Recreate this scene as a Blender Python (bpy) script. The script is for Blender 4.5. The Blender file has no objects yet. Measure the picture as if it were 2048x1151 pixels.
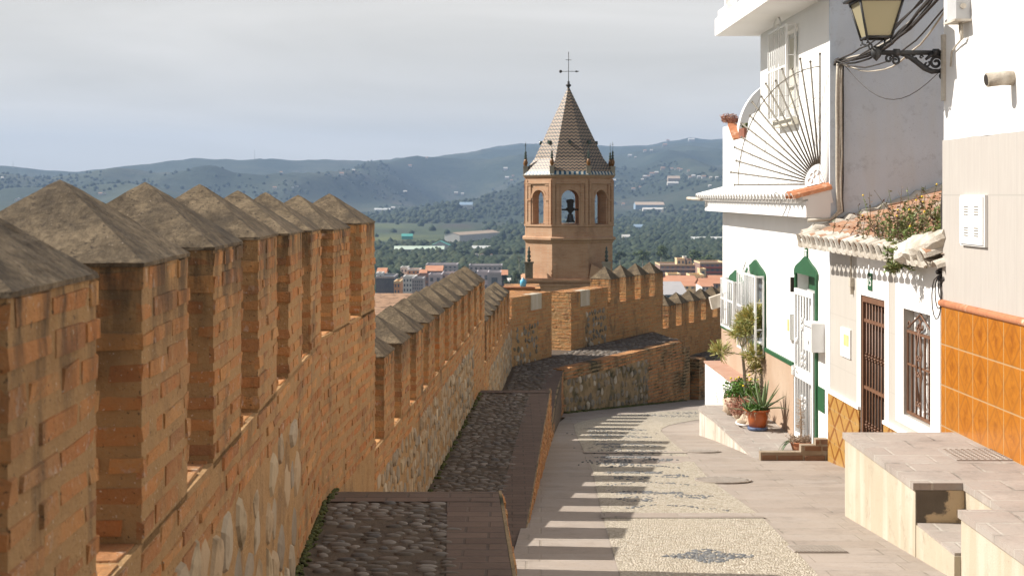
import bpy, math, random
from mathutils import Vector, Matrix, noise
R = random.Random(7)
C = bpy.context.scene.collection
sc = bpy.context.scene
f = 2844.0; HY = 390.0
def clampf(x, a=0.0, b=1.0): return max(a, min(b, x))
def lerp(a, b, t): return a + (b - a) * t
def interp(tab, x):
    if x <= tab[0][0]: return tab[0][1]
    for (x0, y0), (x1, y1) in zip(tab, tab[1:]):
        if x <= x1: return lerp(y0, y1, (x - x0) / (x1 - x0))
    return tab[-1][1]
def street_z(Y): return -(1.73 + .088 * Y) if Y < 18 else -(3.314 + .1 * (Y - 18))

# ---------------------------------------------------------------- mesh builder
class Fr:
    """local frame: a along u, b along v, c along w"""
    def __init__(s, o=(0,0,0), u=(1,0,0), v=(0,1,0), w=(0,0,1)):
        s.o, s.u, s.v, s.w = Vector(o), Vector(u), Vector(v), Vector(w)
    def pt(s, a, b, c): return s.o + s.u*a + s.v*b + s.w*c
ID = Fr()
class MB:
    def __init__(s, fr=ID): s.v=[]; s.f=[]; s.m=[]; s.uv=[]; s.fr=fr; s.mi=0; s.smooth=[]
    def V(s, p, fr=None):
        fr = fr or s.fr; s.v.append(fr.pt(*p)); return len(s.v)-1
    def W(s, p): s.v.append(Vector(p)); return len(s.v)-1
    def F(s, idx, smooth=False): s.f.append(tuple(idx)); s.m.append(s.mi); s.smooth.append(smooth)
    def poly(s, pts, fr=None): s.F([s.V(p, fr) for p in pts])
    def box(s, a0,a1,b0,b1,c0,c1, fr=None, taper=0.0):
        i=[s.V(p,fr) for p in ((a0,b0,c0),(a1,b0,c0),(a1,b1,c0),(a0,b1,c0),(a0+taper,b0+taper,c1),(a1-taper,b0+taper,c1),(a1-taper,b1-taper,c1),(a0+taper,b1-taper,c1))]
        for q in ((0,3,2,1),(4,5,6,7),(0,1,5,4),(1,2,6,5),(2,3,7,6),(3,0,4,7)): s.F([i[k] for k in q])
    def prism(s, pts, c0, c1, fr=None):   # polygon in a,b extruded along c
        n=len(pts); lo=[s.V((a,b,c0),fr) for a,b in pts]; hi=[s.V((a,b,c1),fr) for a,b in pts]
        s.F(lo[::-1]); s.F(hi)
        for k in range(n): s.F((lo[k],lo[(k+1)%n],hi[(k+1)%n],hi[k]))
    def tube(s, path, r, n=6, fr=None, cap=True):
        fr=fr or s.fr; P=[fr.pt(*p) for p in path]; rings=[]
        rr = r if hasattr(r,'__len__') else [r]*len(P)
        prev=None
        for k,p in enumerate(P):
            t=(P[min(k+1,len(P)-1)]-P[max(k-1,0)])
            if t.length<1e-9: t=Vector((0,0,1))
            t.normalize()
            x = prev if prev is not None else Vector((0,0,1)).cross(t)
            if x.length<1e-3: x=Vector((1,0,0))
            x=(x-t*x.dot(t)); 
            if x.length<1e-4: x=Vector((0,1,0)).cross(t)
            x.normalize(); prev=x; y=t.cross(x)
            rings.append([s.W(p+(x*math.cos(2*math.pi*j/n)+y*math.sin(2*math.pi*j/n))*rr[k]) for j in range(n)])
        for A,B in zip(rings,rings[1:]):
            for j in range(n): s.F((A[j],A[(j+1)%n],B[(j+1)%n],B[j]), n>4)
        if cap: s.F(rings[0][::-1]); s.F(rings[-1])
    def lathe(s, prof, cen=(0,0,0), n=16, fr=None, wob=0):   # prof: (radius, height) about b.. axis = world z
        rings=[]
        for r,h in prof:
            rings.append([s.V((cen[0]+r*math.cos(2*math.pi*j/n), cen[1]+r*math.sin(2*math.pi*j/n), cen[2]+h),fr) for j in range(n)])
        for A,B in zip(rings,rings[1:]):
            for j in range(n): s.F((A[j],A[(j+1)%n],B[(j+1)%n],B[j]),True)
        s.F(rings[0][::-1]); s.F(rings[-1])
    def blob(s, c, rx, ry, rz, n=6, m=4, amp=.2, half=False):
        rings=[]; ph=R.random()*50
        top=math.pi/2 if half else math.pi
        for i in range(1,m+ (1 if half else 0)):
            th=top*i/m; ring=[]
            for j in range(n):
                a=2*math.pi*j/n; k=1+amp*noise.noise(Vector((ph+math.cos(a)*1.5,math.sin(a)*1.5,th*1.5)))*1.6
                ring.append(s.W((c[0]+rx*k*math.sin(th)*math.cos(a), c[1]+ry*k*math.sin(th)*math.sin(a), c[2]+rz*k*math.cos(th))))
            rings.append(ring)
        t=s.W((c[0],c[1],c[2]+rz))
        for j in range(n): s.F((t,rings[0][j],rings[0][(j+1)%n]),True)
        for A,B in zip(rings,rings[1:]):
            for j in range(n): s.F((A[j],B[j],B[(j+1)%n],A[(j+1)%n]),True)
        if not half:
            b=s.W((c[0],c[1],c[2]-rz))
            for j in range(n): s.F((b,rings[-1][(j+1)%n],rings[-1][j]),True)
    def stone(s, fr, a, b, ra, rb, rot, h, n=8, ir=.22, sm=True):  # domed irregular stone on a plane (c = height)
        ph=R.random()*99; cs,sn=math.cos(rot),math.sin(rot); rings=[]
        for k,(rad,hh) in enumerate(((1.0,-.004),(.86,h*.62),(.5,h))):
            ring=[]
            for j in range(n):
                t=2*math.pi*j/n; q=1+ir*noise.noise(Vector((ph+math.cos(t),math.sin(t),0)))*1.4
                x=ra*rad*q*math.cos(t); y=rb*rad*q*math.sin(t)
                ring.append(s.V((a+x*cs-y*sn, b+x*sn+y*cs, hh*(1+.25*noise.noise(Vector((ph,math.cos(t)*2,math.sin(t)*2+k))))),fr))
            rings.append(ring)
        t=s.V((a,b,h*1.02),fr)
        for A,B in zip(rings,rings[1:]):
            for j in range(n): s.F((A[j],A[(j+1)%n],B[(j+1)%n],B[j]),sm)
        for j in range(n): s.F((rings[-1][j],rings[-1][(j+1)%n],t),sm)

CNT={}
def obj(name, mb, mats, parent=None, kind=None, label=None, cat=None, group=None, uv=None):
    me=bpy.data.meshes.new(name)
    me.from_pydata([tuple(p) for p in mb.v], [], mb.f)
    if not isinstance(mats,(list,tuple)): mats=[mats]
    for m in mats: me.materials.append(m)
    if any(mb.m): me.polygons.foreach_set('material_index', mb.m)
    me.polygons.foreach_set('use_smooth', mb.smooth)
    if uv:
        l=me.uv_layers.new(name='UVMap')
        for p in me.polygons:
            for li,vi in zip(p.loop_indices,p.vertices): l.data[li].uv=uv[vi]
    me.update()
    o=bpy.data.objects.new(name, me); C.objects.link(o)
    if parent is not None: par(o,parent)
    tag(o,label,cat,group,kind)
    return o
def par(o,p):
    o.parent=p; o.matrix_parent_inverse=Matrix.Translation(-abs_loc(p))
def abs_loc(p):
    return Vector(p.location)
def tag(o,label=None,cat=None,group=None,kind=None):
    if label: o['label']=label
    if cat: o['category']=cat
    if group: o['group']=group
    if kind: o['kind']=kind
    return o
def thing(name, loc, label, cat, group=None):
    o=bpy.data.objects.new(name,None); C.objects.link(o); o.location=loc; o.empty_display_size=.2
    return tag(o,label,cat,group,'thing')

# ---------------------------------------------------------------- materials
class NT:
    def __init__(s,name):
        s.m=bpy.data.materials.new(name); s.m.use_nodes=True; s.t=s.m.node_tree
        s.b=s.t.nodes['Principled BSDF']; s.b.inputs['Specular IOR Level'].default_value=.25
        s.tc=s.n('ShaderNodeTexCoord'); s.co=s.tc.outputs['Object']
    def n(s,ty,**kw):
        nd=s.t.nodes.new(ty)
        for k,v in kw.items():
            if hasattr(nd,k) and k not in ('Scale',): 
                try: setattr(nd,k,v); continue
                except Exception: pass
            s.i(nd,k,v)
        return nd
    def i(s,nd,k,v):
        k=nd.inputs[k]
        if isinstance(v,bpy.types.NodeSocket): s.t.links.new(v,k)
        else: k.default_value=v
    def noise(s,scale,detail=4,rough=.55,vec=None,dist=0):
        nd=s.n('ShaderNodeTexNoise'); s.i(nd,'Vector',vec or s.co); s.i(nd,'Scale',scale); s.i(nd,'Detail',detail); s.i(nd,'Roughness',rough); s.i(nd,'Distortion',dist)
        return nd.outputs['Fac']
    def vor(s,scale,feat='F1',vec=None,out='Distance',rnd=1):
        nd=s.n('ShaderNodeTexVoronoi'); nd.feature=feat; s.i(nd,'Vector',vec or s.co); s.i(nd,'Scale',scale); s.i(nd,'Randomness',rnd); return nd.outputs[out]
    def ramp(s,fac,stops,const=False):
        nd=s.n('ShaderNodeValToRGB'); cr=nd.color_ramp
        if const: cr.interpolation='CONSTANT'
        while len(cr.elements)<len(stops): cr.elements.new(.5)
        for e,(p,c) in zip(cr.elements,stops):
            e.position=p; e.color=(*c,1) if len(c)==3 else c
        s.i(nd,'Fac',fac); return nd.outputs['Color']
    def mix(s,fac,a,b,blend='MIX'):
        nd=s.n('ShaderNodeMix'); nd.data_type='RGBA'; nd.blend_type=blend
        s.i2(nd,0,fac); s.i2(nd,6,a); s.i2(nd,7,b); return nd.outputs[2]
    def i2(s,nd,k,v):
        k=nd.inputs[k]
        if isinstance(v,bpy.types.NodeSocket): s.t.links.new(v,k)
        else: k.default_value=(*v,1) if (hasattr(v,'__len__') and len(v)==3) else v
    def math(s,op,a,b=0.0,c=0.0):
        nd=s.n('ShaderNodeMath'); nd.operation=op
        s.i2(nd,0,a); s.i2(nd,1,b); s.i2(nd,2,c); return nd.outputs[0]
    def map(s,v,a,b,c=0.0,d=1.0):
        nd=s.n('ShaderNodeMapRange'); nd.clamp=True
        for k,x in zip(('Value','From Min','From Max','To Min','To Max'),(v,a,b,c,d)): s.i(nd,k,x)
        return nd.outputs[0]
    def sep(s,vec=None):
        nd=s.n('ShaderNodeSeparateXYZ'); s.i(nd,0,vec or s.co); return nd.outputs
    def comb(s,x=0.0,y=0.0,z=0.0):
        nd=s.n('ShaderNodeCombineXYZ')
        for k,v in zip('XYZ',(x,y,z)): s.i(nd,k,v)
        return nd.outputs[0]
    def mapping(s,loc=(0,0,0),rot=(0,0,0),scl=(1,1,1),vec=None):
        nd=s.n('ShaderNodeMapping'); s.i(nd,'Vector',vec or s.co); s.i(nd,'Location',loc); s.i(nd,'Rotation',rot); s.i(nd,'Scale',scl); return nd.outputs[0]
    def bump(s,h,strength=.5,dist=.01,nrm=None):
        nd=s.n('ShaderNodeBump'); s.i(nd,'Strength',strength); s.i(nd,'Distance',dist); s.i(nd,'Height',h)
        if nrm: s.i(nd,'Normal',nrm)
        return nd.outputs[0]
    def island(s): return s.n('ShaderNodeNewGeometry').outputs['Random Per Island']
    def out(s,col,rough=.85,nrm=None,metal=0):
        s.i2(s.b,'Base Color',col); s.i2(s.b,'Roughness',rough); s.b.inputs['Metallic'].default_value=metal
        if nrm: s.i(s.b,'Normal',nrm)
        return s.m
def stops(cols): return [(k/(max(1,len(cols)-1)),c) for k,c in enumerate(cols)]
def surf(name, cols, scale=4, rough=.85, bump=.4, bscale=60, bdist=.006, isl=None, spot=None, spec=None, metal=0, detail=5, grime=None):
    t=NT(name); n=t.noise(scale,detail)
    n=t.map(n,.3,.7)
    col=t.ramp(n,stops(cols))
    if isl:
        ic=t.ramp(t.island(),stops(isl)); col=t.mix(.62,col,ic)
    if spot:
        sc_,lo,hi,c=spot; col=t.mix(t.map(t.noise(sc_,6,.6),lo,hi),col,c)
    if grime:   # run-off dirt under the coping: noise streaks, strongest near the top of the part
        z=t.sep(t.tc.outputs['Generated'])[2]
        st=t.noise(1,5,.6,vec=t.mapping(scl=(9,9,2.2)))
        col=t.mix(t.math('MULTIPLY',t.map(z,.45,1,0,1),t.map(st,.42,.62,0,.9)),col,grime)
    nr=t.bump(t.noise(bscale,6,.65),bump,bdist) if bump else None
    if spec is not None: t.b.inputs['Specular IOR Level'].default_value=spec
    return t.out(col,rough,nr,metal)
M={}
def wall(name, isl=None, grime=False):
    t=NT(name)
    col=t.ramp(t.map(t.noise(5,6,.6),.3,.7),[(0,(0.2793,0.1628,0.07222)),(.5,(0.4022,0.2467,0.1115)),(1,(0.3352,0.21,0.1009))])
    if isl:
        bc=t.ramp(t.island(),stops(isl)); bc=t.mix(t.map(t.noise(13,6,.65),.35,.7,0,.55),bc,(.44,.245,.105))
        bc=t.mix(t.map(t.noise(19,4,.6,vec=t.mapping(loc=(3,1,2))),.60,.70,0,.7),bc,(.52,.42,.34))
        col=t.mix(t.map(t.noise(6.5,7,.7,vec=t.mapping(loc=(7,2,1))),.53,.66,.03,.7),bc,col)
    col=t.mix(t.map(t.noise(3.0,7,.68,vec=t.mapping(loc=(1,8,3),scl=(1,1,.6))),.53,.66,0,.72),col,(.12,.088,.058))
    col=t.mix(t.map(t.noise(1.7,6,.65,vec=t.mapping(loc=(6,1,9))),.42,.66,.04,.36),col,(.40,.25,.125))
    col=t.mix(t.map(t.noise(1,5,.6,vec=t.mapping(scl=(7,7,1.1),loc=(2,5,1))),.60,.72,0,.55),col,(.10,.075,.05))
    col=t.mix(t.map(t.noise(70,3,.6),.64,.72,0,.85),col,(.07,.05,.035)); col=t.mix(t.map(t.noise(85,2,.5,vec=t.mapping(loc=(4,4,9))),.68,.74,0,.8),col,(.6,.5,.38))
    if grime:
        z=t.sep(t.tc.outputs['Generated'])[2]; st=t.noise(1,6,.65,vec=t.mapping(scl=(10,10,2.4)))
        col=t.mix(t.math('MULTIPLY',t.map(z,.5,1,0,1),t.map(st,.42,.58,0,.92)),col,(.06,.047,.034))
    h=t.math('ADD',t.noise(60,6,.7),t.math('MULTIPLY',t.noise(14,5,.65),2.2))
    return t.out(col,.95,t.bump(h,.9,.011))
BR=[(0.3115,0.1232,0.04696),(0.5151,0.2089,0.06574),(0.4312,0.1447,0.04226),(0.575,0.2946,0.108),(0.4911,0.2035,0.06762),(0.2635,0.1071,0.05259),(0.5271,0.2464,0.08922),(0.3833,0.1447,0.05447)]
M['brick']=wall('weathered_brick',BR,grime=True)
M['brickf']=wall('old_brick',BR)
M['brickd']=surf('damp_brick',[(.26,.15,.08),(.40,.24,.13),(.30,.19,.11)],5,.9,.6,45,.006,isl=BR,spot=(1.6,.46,.62,(.06,.055,.035)))
M['mortar']=wall('lime_mortar',None,grime=True)
M['mortard']=surf('mossy_mortar',[(.2,.15,.08),(.32,.23,.13),(.13,.11,.06)],3,.95,1.0,60,.01,spot=(2.5,.5,.66,(.05,.05,.028)))
M['cap']=surf('coping_concrete',[(.19,.145,.10),(.30,.235,.16),(.235,.185,.13)],9,.95,1.0,55,.012,spot=(24,.54,.66,(.085,.065,.048)),detail=8)
t=NT('coping_concrete'); 
col=t.ramp(t.map(t.math('ADD',t.math('MULTIPLY',t.noise(7,8,.7),.55),t.math('MULTIPLY',t.noise(48,5,.7),.45)),.36,.64),[(0,(.05,.037,.024)),(.5,(.125,.094,.06)),(1,(.235,.178,.112))])
col=t.mix(t.map(t.noise(60,4,.7),.56,.68),col,(.04,.03,.022)); col=t.mix(t.map(t.noise(95,3,.6,vec=t.mapping(loc=(3,4,5))),.68,.76),col,(.36,.29,.22))
col=t.mix(t.map(t.noise(3.2,6,.65,vec=t.mapping(loc=(9,1,5))),.52,.68),col,(.06,.047,.034))
M['cap']=t.out(col,.95,t.bump(t.math('ADD',t.noise(80,5,.7),t.noise(22,3,.6)),.7,.005))
M['stone']=surf('field_stone',[(0.312,0.2743,0.2147),(0.416,0.3454,0.2538)],8,.8,.6,40,.008,isl=[(0.1352,0.127,0.1122),(0.3952,0.2692,0.1415),(0.2288,0.1981,0.1513),(0.4576,0.3353,0.1854),(0.104,0.09855,0.08979),(0.364,0.2388,0.1171),(0.2912,0.2286,0.1513),(0.5408,0.4369,0.3026),(0.1872,0.1372,0.08296),(0.4368,0.2946,0.1562),(0.3432,0.2235,0.1074)],spot=(7,.55,.68,(0.208,0.1524,0.08784)))
M['stoned']=surf('dark_stone',[(0.192,0.168,0.132),(0.312,0.264,0.204)],8,.75,.6,40,.008,isl=[(0.072,0.072,0.066),(0.264,0.216,0.15),(0.12,0.12,0.108),(0.6,0.516,0.396),(0.054,0.054,0.054),(0.24,0.192,0.132),(0.144,0.132,0.108),(0.66,0.576,0.456),(0.108,0.096,0.072)],spot=(3,.55,.68,(0.096,0.078,0.042)))
M['cobble']=surf('river_cobble',[(0.118,0.0986,0.0798),(0.177,0.1508,0.1254)],12,.7,.4,60,.004,isl=[(0.059,0.058,0.057),(0.1534,0.1218,0.0912),(0.1062,0.0986,0.0912),(0.2596,0.2204,0.1824),(0.0708,0.07192,0.07752),(0.1652,0.1218,0.0912),(0.118,0.1044,0.0912),(0.3304,0.29,0.2508),(0.0944,0.0754,0.057),(0.1298,0.1044,0.0798)],spec=.3)
M['earth']=surf('dark_bedding',[(.075,.055,.04),(.12,.09,.065),(.06,.047,.036)],6,.95,1.0,60,.01)
def brickpave(name,c1,c2,cm,w,h,mort,rot=0.0,bump=.6,var=None,off=.5,scale=1.0):
    t=NT(name); v=t.mapping(rot=(0,0,rot))
    b=t.n('ShaderNodeTexBrick'); t.i(b,'Vector',v); b.offset=off
    t.i(b,'Scale',scale); t.i(b,'Brick Width',w); t.i(b,'Row Height',h); t.i(b,'Mortar Size',mort); t.i(b,'Mortar Smooth',.3); t.i(b,'Bias',0.0)
    t.i2(b,'Color1',c1); t.i2(b,'Color2',c2); t.i2(b,'Mortar',cm)
    n=t.noise(5,6,.6); col=t.mix(t.map(n,.35,.7,0,.65),b.outputs['Color'],var or c2)
    col=t.mix(t.map(t.noise(28,5,.6),.55,.75,0,.4),col,tuple(x*.5 for x in c1))
    col=t.mix(t.math('MULTIPLY',t.map(t.noise(2.2,6,.7,vec=t.mapping(loc=(4,1,0))),.5,.66),t.map(b.outputs['Fac'],0,1,.25,.9)),col,tuple(x*.42 for x in c1))
    col=t.mix(t.map(t.noise(3.1,7,.75,vec=t.mapping(loc=(9,3,0),scl=(.6,1.8,1))),.58,.72,0,.6),col,tuple(min(1,x*1.55) for x in c1))
    col=t.mix(t.map(t.noise(1.1,5,.6),.52,.7,0,.4),col,tuple(min(1,x*1.25) for x in c1))
    hgt=t.math('SUBTRACT',t.math('MULTIPLY',t.noise(50,5,.6),.35),b.outputs['Fac'])
    return t.out(col,.85,t.bump(hgt,bump,.008))
M['flag']=brickpave('flagstone',(0.2877,0.2422,0.204),(0.3434,0.2985,0.2592),(0.3091,0.2682,0.221),.66,.33,.010,0.02,var=(0.3091,0.2553,0.2082),off=.15)
M['terr']=brickpave('terrace_flag',(0.314,0.2755,0.2419),(0.3736,0.3377,0.3012),(0.4244,0.4,0.3513),.52,.34,.012,.02,var=(0.3396,0.28,0.2419))
M['border']=brickpave('border_brick',(0.12,0.08,0.06),(0.17,0.1149,0.085),(0.1,0.075,0.058),.24,.12,.008,.0,var=(0.12,0.085,0.066))
t=NT('cream_pebbles'); 
d=t.vor(34,'DISTANCE_TO_EDGE',vec=t.mapping(scl=(1.35,.85,1),rot=(0,0,.5))); cc=t.n('ShaderNodeTexVoronoi'); t.i(cc,'Vector',t.mapping(scl=(1.35,.85,1),rot=(0,0,.5))); t.i(cc,'Scale',34.0)
hs=t.sep(cc.outputs['Color'])[0]
col=t.ramp(hs,[(0,(0.309,0.2651,0.1988)),(.3,(0.4429,0.3949,0.3104)),(.7,(0.5562,0.5,0.4123)),(1,(0.3914,0.3449,0.2764))])
col=t.mix(t.map(t.noise(1.3,4),.45,.72,0,.5),col,(0.5,0.44,0.34))
col=t.mix(t.map(d,.0,.08,.8,0),col,(0.22,0.18,0.125))
M['pebble']=t.out(col,.75,t.bump(t.map(d,0,.3),.8,.012))
M['darkpeb']=surf('dark_pebbles',[(0.09,0.095,0.1),(0.16,0.1649,0.17)],20,.6,.2,80,.003,isl=[(0.07,0.075,0.08),(0.15,0.16,0.17),(0.1,0.1,0.1),(0.24,0.24,0.23),(0.2,0.19,0.17)])
def plaster(name,c,c2,rough=.9,bump=.25,stain=None):
    t=NT(name); col=t.mix(t.map(t.noise(1.2,5,.6),.35,.7),c,c2)
    if stain:
        st=t.noise(1,3,.5,vec=t.mapping(scl=(6,6,.75)),dist=.3); col=t.mix(t.map(st,.46,.66,0,stain[1]),col,stain[0]); col=t.mix(t.map(t.noise(5.5,7,.72,vec=t.mapping(loc=(2,7,4))),.56,.7,0,.5),col,tuple(x*.6 for x in c2)); col=t.mix(t.map(t.noise(40,4,.6),.62,.72,0,.4),col,tuple(x*.55 for x in c2))
    return t.out(col,rough,t.bump(t.math('ADD',t.noise(70,4),t.math('MULTIPLY',t.noise(4,3),2.0)),bump,.008))
M['white']=plaster('whitewash',(0.83,0.82,0.8),(0.77,0.76,0.74))
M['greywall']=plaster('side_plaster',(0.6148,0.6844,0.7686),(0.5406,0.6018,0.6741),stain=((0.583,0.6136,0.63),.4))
M['cream']=plaster('cream_plaster',(0.47,0.4149,0.32),(0.41,0.35,0.26),stain=((0.57,0.53,0.45),.55))
M['dado']=plaster('stucco_dado',(0.4,0.2849,0.2),(0.47,0.36,0.27),bump=.7)
M['dirtywhite']=plaster('flaking_limewash',(0.62,0.5849,0.52),(0.48,0.42,0.34),bump=.8,stain=((0.3,0.25,0.19),.6))
M['green']=surf('green_paint',[(0.016,0.078,0.03),(0.02,0.096,0.038)],5,.55,.2,60,.003,spec=.4)
M['wmetal']=surf('white_enamel',[(0.78,0.78,0.77),(0.72,0.72,0.7)],5,.45,.05,60,.002,spec=.45)
M['gmetal']=surf('grey_box_plastic',[(0.5,0.5,0.5),(0.42,0.42,0.42)],5,.5,.05,60,.002,spec=.4)
M['iron']=surf('black_iron',[(0.018,0.018,0.02),(0.035,0.034,0.034)],12,.55,.3,80,.003,spec=.5,spot=(18,.62,.75,(0.1,0.06,0.04)))
M['bmetal']=surf('brown_painted_iron',[(0.13,0.06,0.032),(0.18,0.09,0.05)],7,.5,.1,60,.002,spec=.45)
M['rail']=surf('dull_rail',[(0.15,0.1351,0.11),(0.22,0.2,0.165)],9,.6,.2,60,.002)
M['dark']=surf('dark_interior',[(0.028,0.022,0.018),(0.045,0.036,0.03)],4,.8,.1,60,.002)
M['glass']=surf('window_glass',[(0.1,0.1149,0.13),(0.16,0.18,0.2)],1.5,.1,.0,10,.001,spec=.5)
M['cable']=surf('black_cable',[(0.03,0.028,0.027),(0.07,0.06,0.055)],30,.7,.2,80,.002)
M['cablew']=surf('pale_cable',[(0.55,0.5,0.42),(0.4,0.36,0.3)],30,.7,.2,80,.002)
M['terra']=surf('terracotta',[(0.3888,0.1418,0.065),(0.4644,0.1995,0.1),(0.3348,0.1155,0.055)],6,.8,.4,50,.005,spot=(9,.58,.7,(0.6696,0.504,0.36)))
M['rtile']=surf('barrel_tile',[(0.4128,0.2134,0.1232),(0.516,0.3201,0.2128),(0.3612,0.2037,0.1344)],5,.85,.5,40,.006,isl=[(0.2838,0.1358,0.0784),(0.387,0.2134,0.1232),(0.3268,0.1843,0.112),(0.2408,0.1455,0.09519)],spot=(6,.52,.66,(0.3784,0.3492,0.3024)))
M['potg']=surf('glazed_pot',[(0.36,0.085,0.018),(0.42,0.11,0.03)],5,.35,.2,30,.003,spec=.5,spot=(4,.62,.72,(0.62,0.42,0.28)))
M['potb']=surf('blue_saucer',[(0.05,0.08,0.16),(0.12,0.15,0.24)],9,.5,.1,30,.003)
M['soil']=surf('pot_soil',[(0.06,0.045,0.03),(0.1,0.075,0.05)],20,.95,.8,60,.01)
def leafm(name,cols,rough=.55): 
    t=NT(name); col=t.ramp(t.island(),stops(cols)); t.b.inputs['Specular IOR Level'].default_value=.35
    return t.out(col,rough)
M['agave']=leafm('agave_leaf',[(0.13,0.19,0.09),(0.2,0.26,0.13),(0.1,0.16,0.08),(0.24,0.27,0.15)])
M['pencil']=leafm('pencil_twig',[(0.187,0.2275,0.0595),(0.374,0.3675,0.102),(0.476,0.35,0.119),(0.255,0.3149,0.102),(0.578,0.5249,0.238)],.7)
M['bark']=surf('grey_bark',[(0.36,0.32,0.26),(0.27,0.24,0.19)],12,.9,.5,60,.005)
M['fern']=leafm('fern_green',[(0.07,0.16,0.02),(0.11,0.24,0.03),(0.05,0.11,0.02),(0.14,0.26,0.05)])
M['flower']=leafm('yellow_petal',[(0.75,0.5,0.02),(0.8,0.6,0.05)])
M['purple']=leafm('dusky_weed',[(0.1,0.05,0.05),(0.16,0.1,0.06),(0.08,0.1,0.03),(0.2,0.15,0.1)])
M['weed']=leafm('roof_weed',[(0.08,0.13,0.03),(0.14,0.2,0.05),(0.1,0.09,0.03),(0.22,0.24,0.08)])
M['red']=leafm('reddish_succulent',[(0.34,0.13,0.09),(0.42,0.2,0.14),(0.28,0.12,0.08),(0.3,0.2,0.12)])
M['dry']=leafm('dry_stalk',[(0.32,0.22,0.15),(0.42,0.31,0.22),(0.22,0.15,0.1)])
M['aloe']=leafm('aloe_leaf',[(0.09,0.14,0.08),(0.14,0.2,0.11),(0.2,0.24,0.15)])
M['rock']=surf('garden_rock',[(0.4,0.29,0.19),(0.56,0.45,0.34),(0.34,0.26,0.18)],9,.9,.8,40,.01)
M['grate']=surf('cast_iron_grate',[(0.3,0.26,0.22),(0.38,0.33,0.28)],9,.6,.3,60,.003,spec=.5)
M['moss']=leafm('moss',[(0.05,0.06,0.015),(0.08,0.085,0.025),(0.035,0.04,0.012)],.95)
# orange glazed tiles of the near house: coordinates along Y and Z
t=NT('orange_glazed_tile'); X_,Y_,Z_=t.sep()
u=t.math('DIVIDE',Y_,.358); v=t.math('DIVIDE',t.math('ADD',Z_,.985),.372)
fu=t.math('FRACT',u); fv=t.math('FRACT',v)
du=t.math('ABSOLUTE',t.math('SUBTRACT',fu,.5)); dv=t.math('ABSOLUTE',t.math('SUBTRACT',fv,.5))
edge=t.math('MAXIMUM',du,dv); diam=t.math('ADD',du,dv)
cell=t.math('ADD',t.math('FLOOR',u),t.math('MULTIPLY',t.math('FLOOR',v),7.3))
wn=t.n('ShaderNodeTexWhiteNoise'); wn.noise_dimensions='1D'; t.i(wn,'W',cell)
nz=t.noise(14,5,.65,dist=.6)
col=t.mix(t.map(nz,.35,.65),(0.41,0.15,0.016),(0.35,0.118,0.011))
col=t.mix(t.math('MULTIPLY',t.map(t.math('ADD',du,t.math('MULTIPLY',dv,.45)),.05,.30,1,0),t.map(nz,.38,.58,.0,.75)),col,(0.19,0.055,0.009))
col=t.mix(t.math('MULTIPLY',t.map(diam,.42,.5,0,1),t.map(diam,.5,.58,1,0)),col,(0.28,0.1,0.016))
col=t.mix(t.math('MULTIPLY',wn.outputs['Value'],.22),col,(0.4,0.18,0.035))
col=t.mix(t.map(edge,.482,.49),col,(0.4,0.27,0.14))
M['otile']=t.out(col,.3,t.bump(t.map(edge,.47,.49,1,0),.4,.004)); 
# ochre tiles with brown diamond lattice
t=NT('ochre_lattice_tile'); X_,Y_,Z_=t.sep()
u=t.math('DIVIDE',Y_,.47); v=t.math('DIVIDE',Z_,.40)
fu=t.math('ABSOLUTE',t.math('SUBTRACT',t.math('FRACT',u),.5)); fv=t.math('ABSOLUTE',t.math('SUBTRACT',t.math('FRACT',v),.5))
dm=t.math('ABSOLUTE',t.math('SUBTRACT',t.math('ADD',fu,fv),.5))
col=t.mix(t.map(t.noise(9,4),.35,.65),(0.36,0.19,0.045),(0.41,0.24,0.075))
col=t.mix(t.map(dm,.06,.085,1,0),col,(0.22,0.085,0.018))
col=t.mix(t.map(t.math('ADD',t.math('MULTIPLY',fu,1.6),fv),.05,.075,1,0),col,(0.12,0.05,0.015))
ju=t.math('ABSOLUTE',t.math('SUBTRACT',t.math('FRACT',t.math('DIVIDE',Z_,.20)),.5)); col=t.mix(t.map(ju,.485,.495),col,(0.4,0.3,0.18))
M['ltile']=t.out(col,.35)
# large beige wall tiles
def walltile(name,ca,cb,wy,hz,zo):
    t=NT(name); X_,Y_,Z_=t.sep()
    fu=t.math('ABSOLUTE',t.math('SUBTRACT',t.math('FRACT',t.math('DIVIDE',Y_,wy)),.5)); fv=t.math('ABSOLUTE',t.math('SUBTRACT',t.math('FRACT',t.math('DIVIDE',t.math('ADD',Z_,zo),hz)),.5))
    st=t.noise(1,5,.6,vec=t.mapping(scl=(30,30,3)))
    col=t.mix(t.map(st,.35,.65),ca,cb)
    col=t.mix(t.map(t.math('MAXIMUM',t.math('ADD',fu,.003),fv),.492,.498),col,tuple(x*.8 for x in ca))
    return t.out(col,.45)
M['btile']=walltile('beige_wall_tile',(0.4502,0.4208,0.3816),(0.4215,0.3861,0.3511),.40,.985,.0)
M['htile']=walltile('pale_wall_tile',(0.4859,0.452,0.4068),(0.452,0.4237,0.3785),.62,.62,.2)
M['towerb']=surf('tower_brick',[(.44,.245,.13),(.54,.335,.20),(.40,.22,.12)],1.4,.9,.5,18,.02,spot=(.8,.55,.7,(.34,.20,.12)))
t=NT('tower_brick'); b=t.n('ShaderNodeTexBrick'); X_,Y_,Z_=t.sep()
t.i(b,'Vector',t.comb(t.math('ADD',X_,t.math('MULTIPLY',Y_,.6)),Z_,0.0)); t.i(b,'Scale',1.0); t.i(b,'Brick Width',.34); t.i(b,'Row Height',.095); t.i(b,'Mortar Size',.012)
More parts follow.
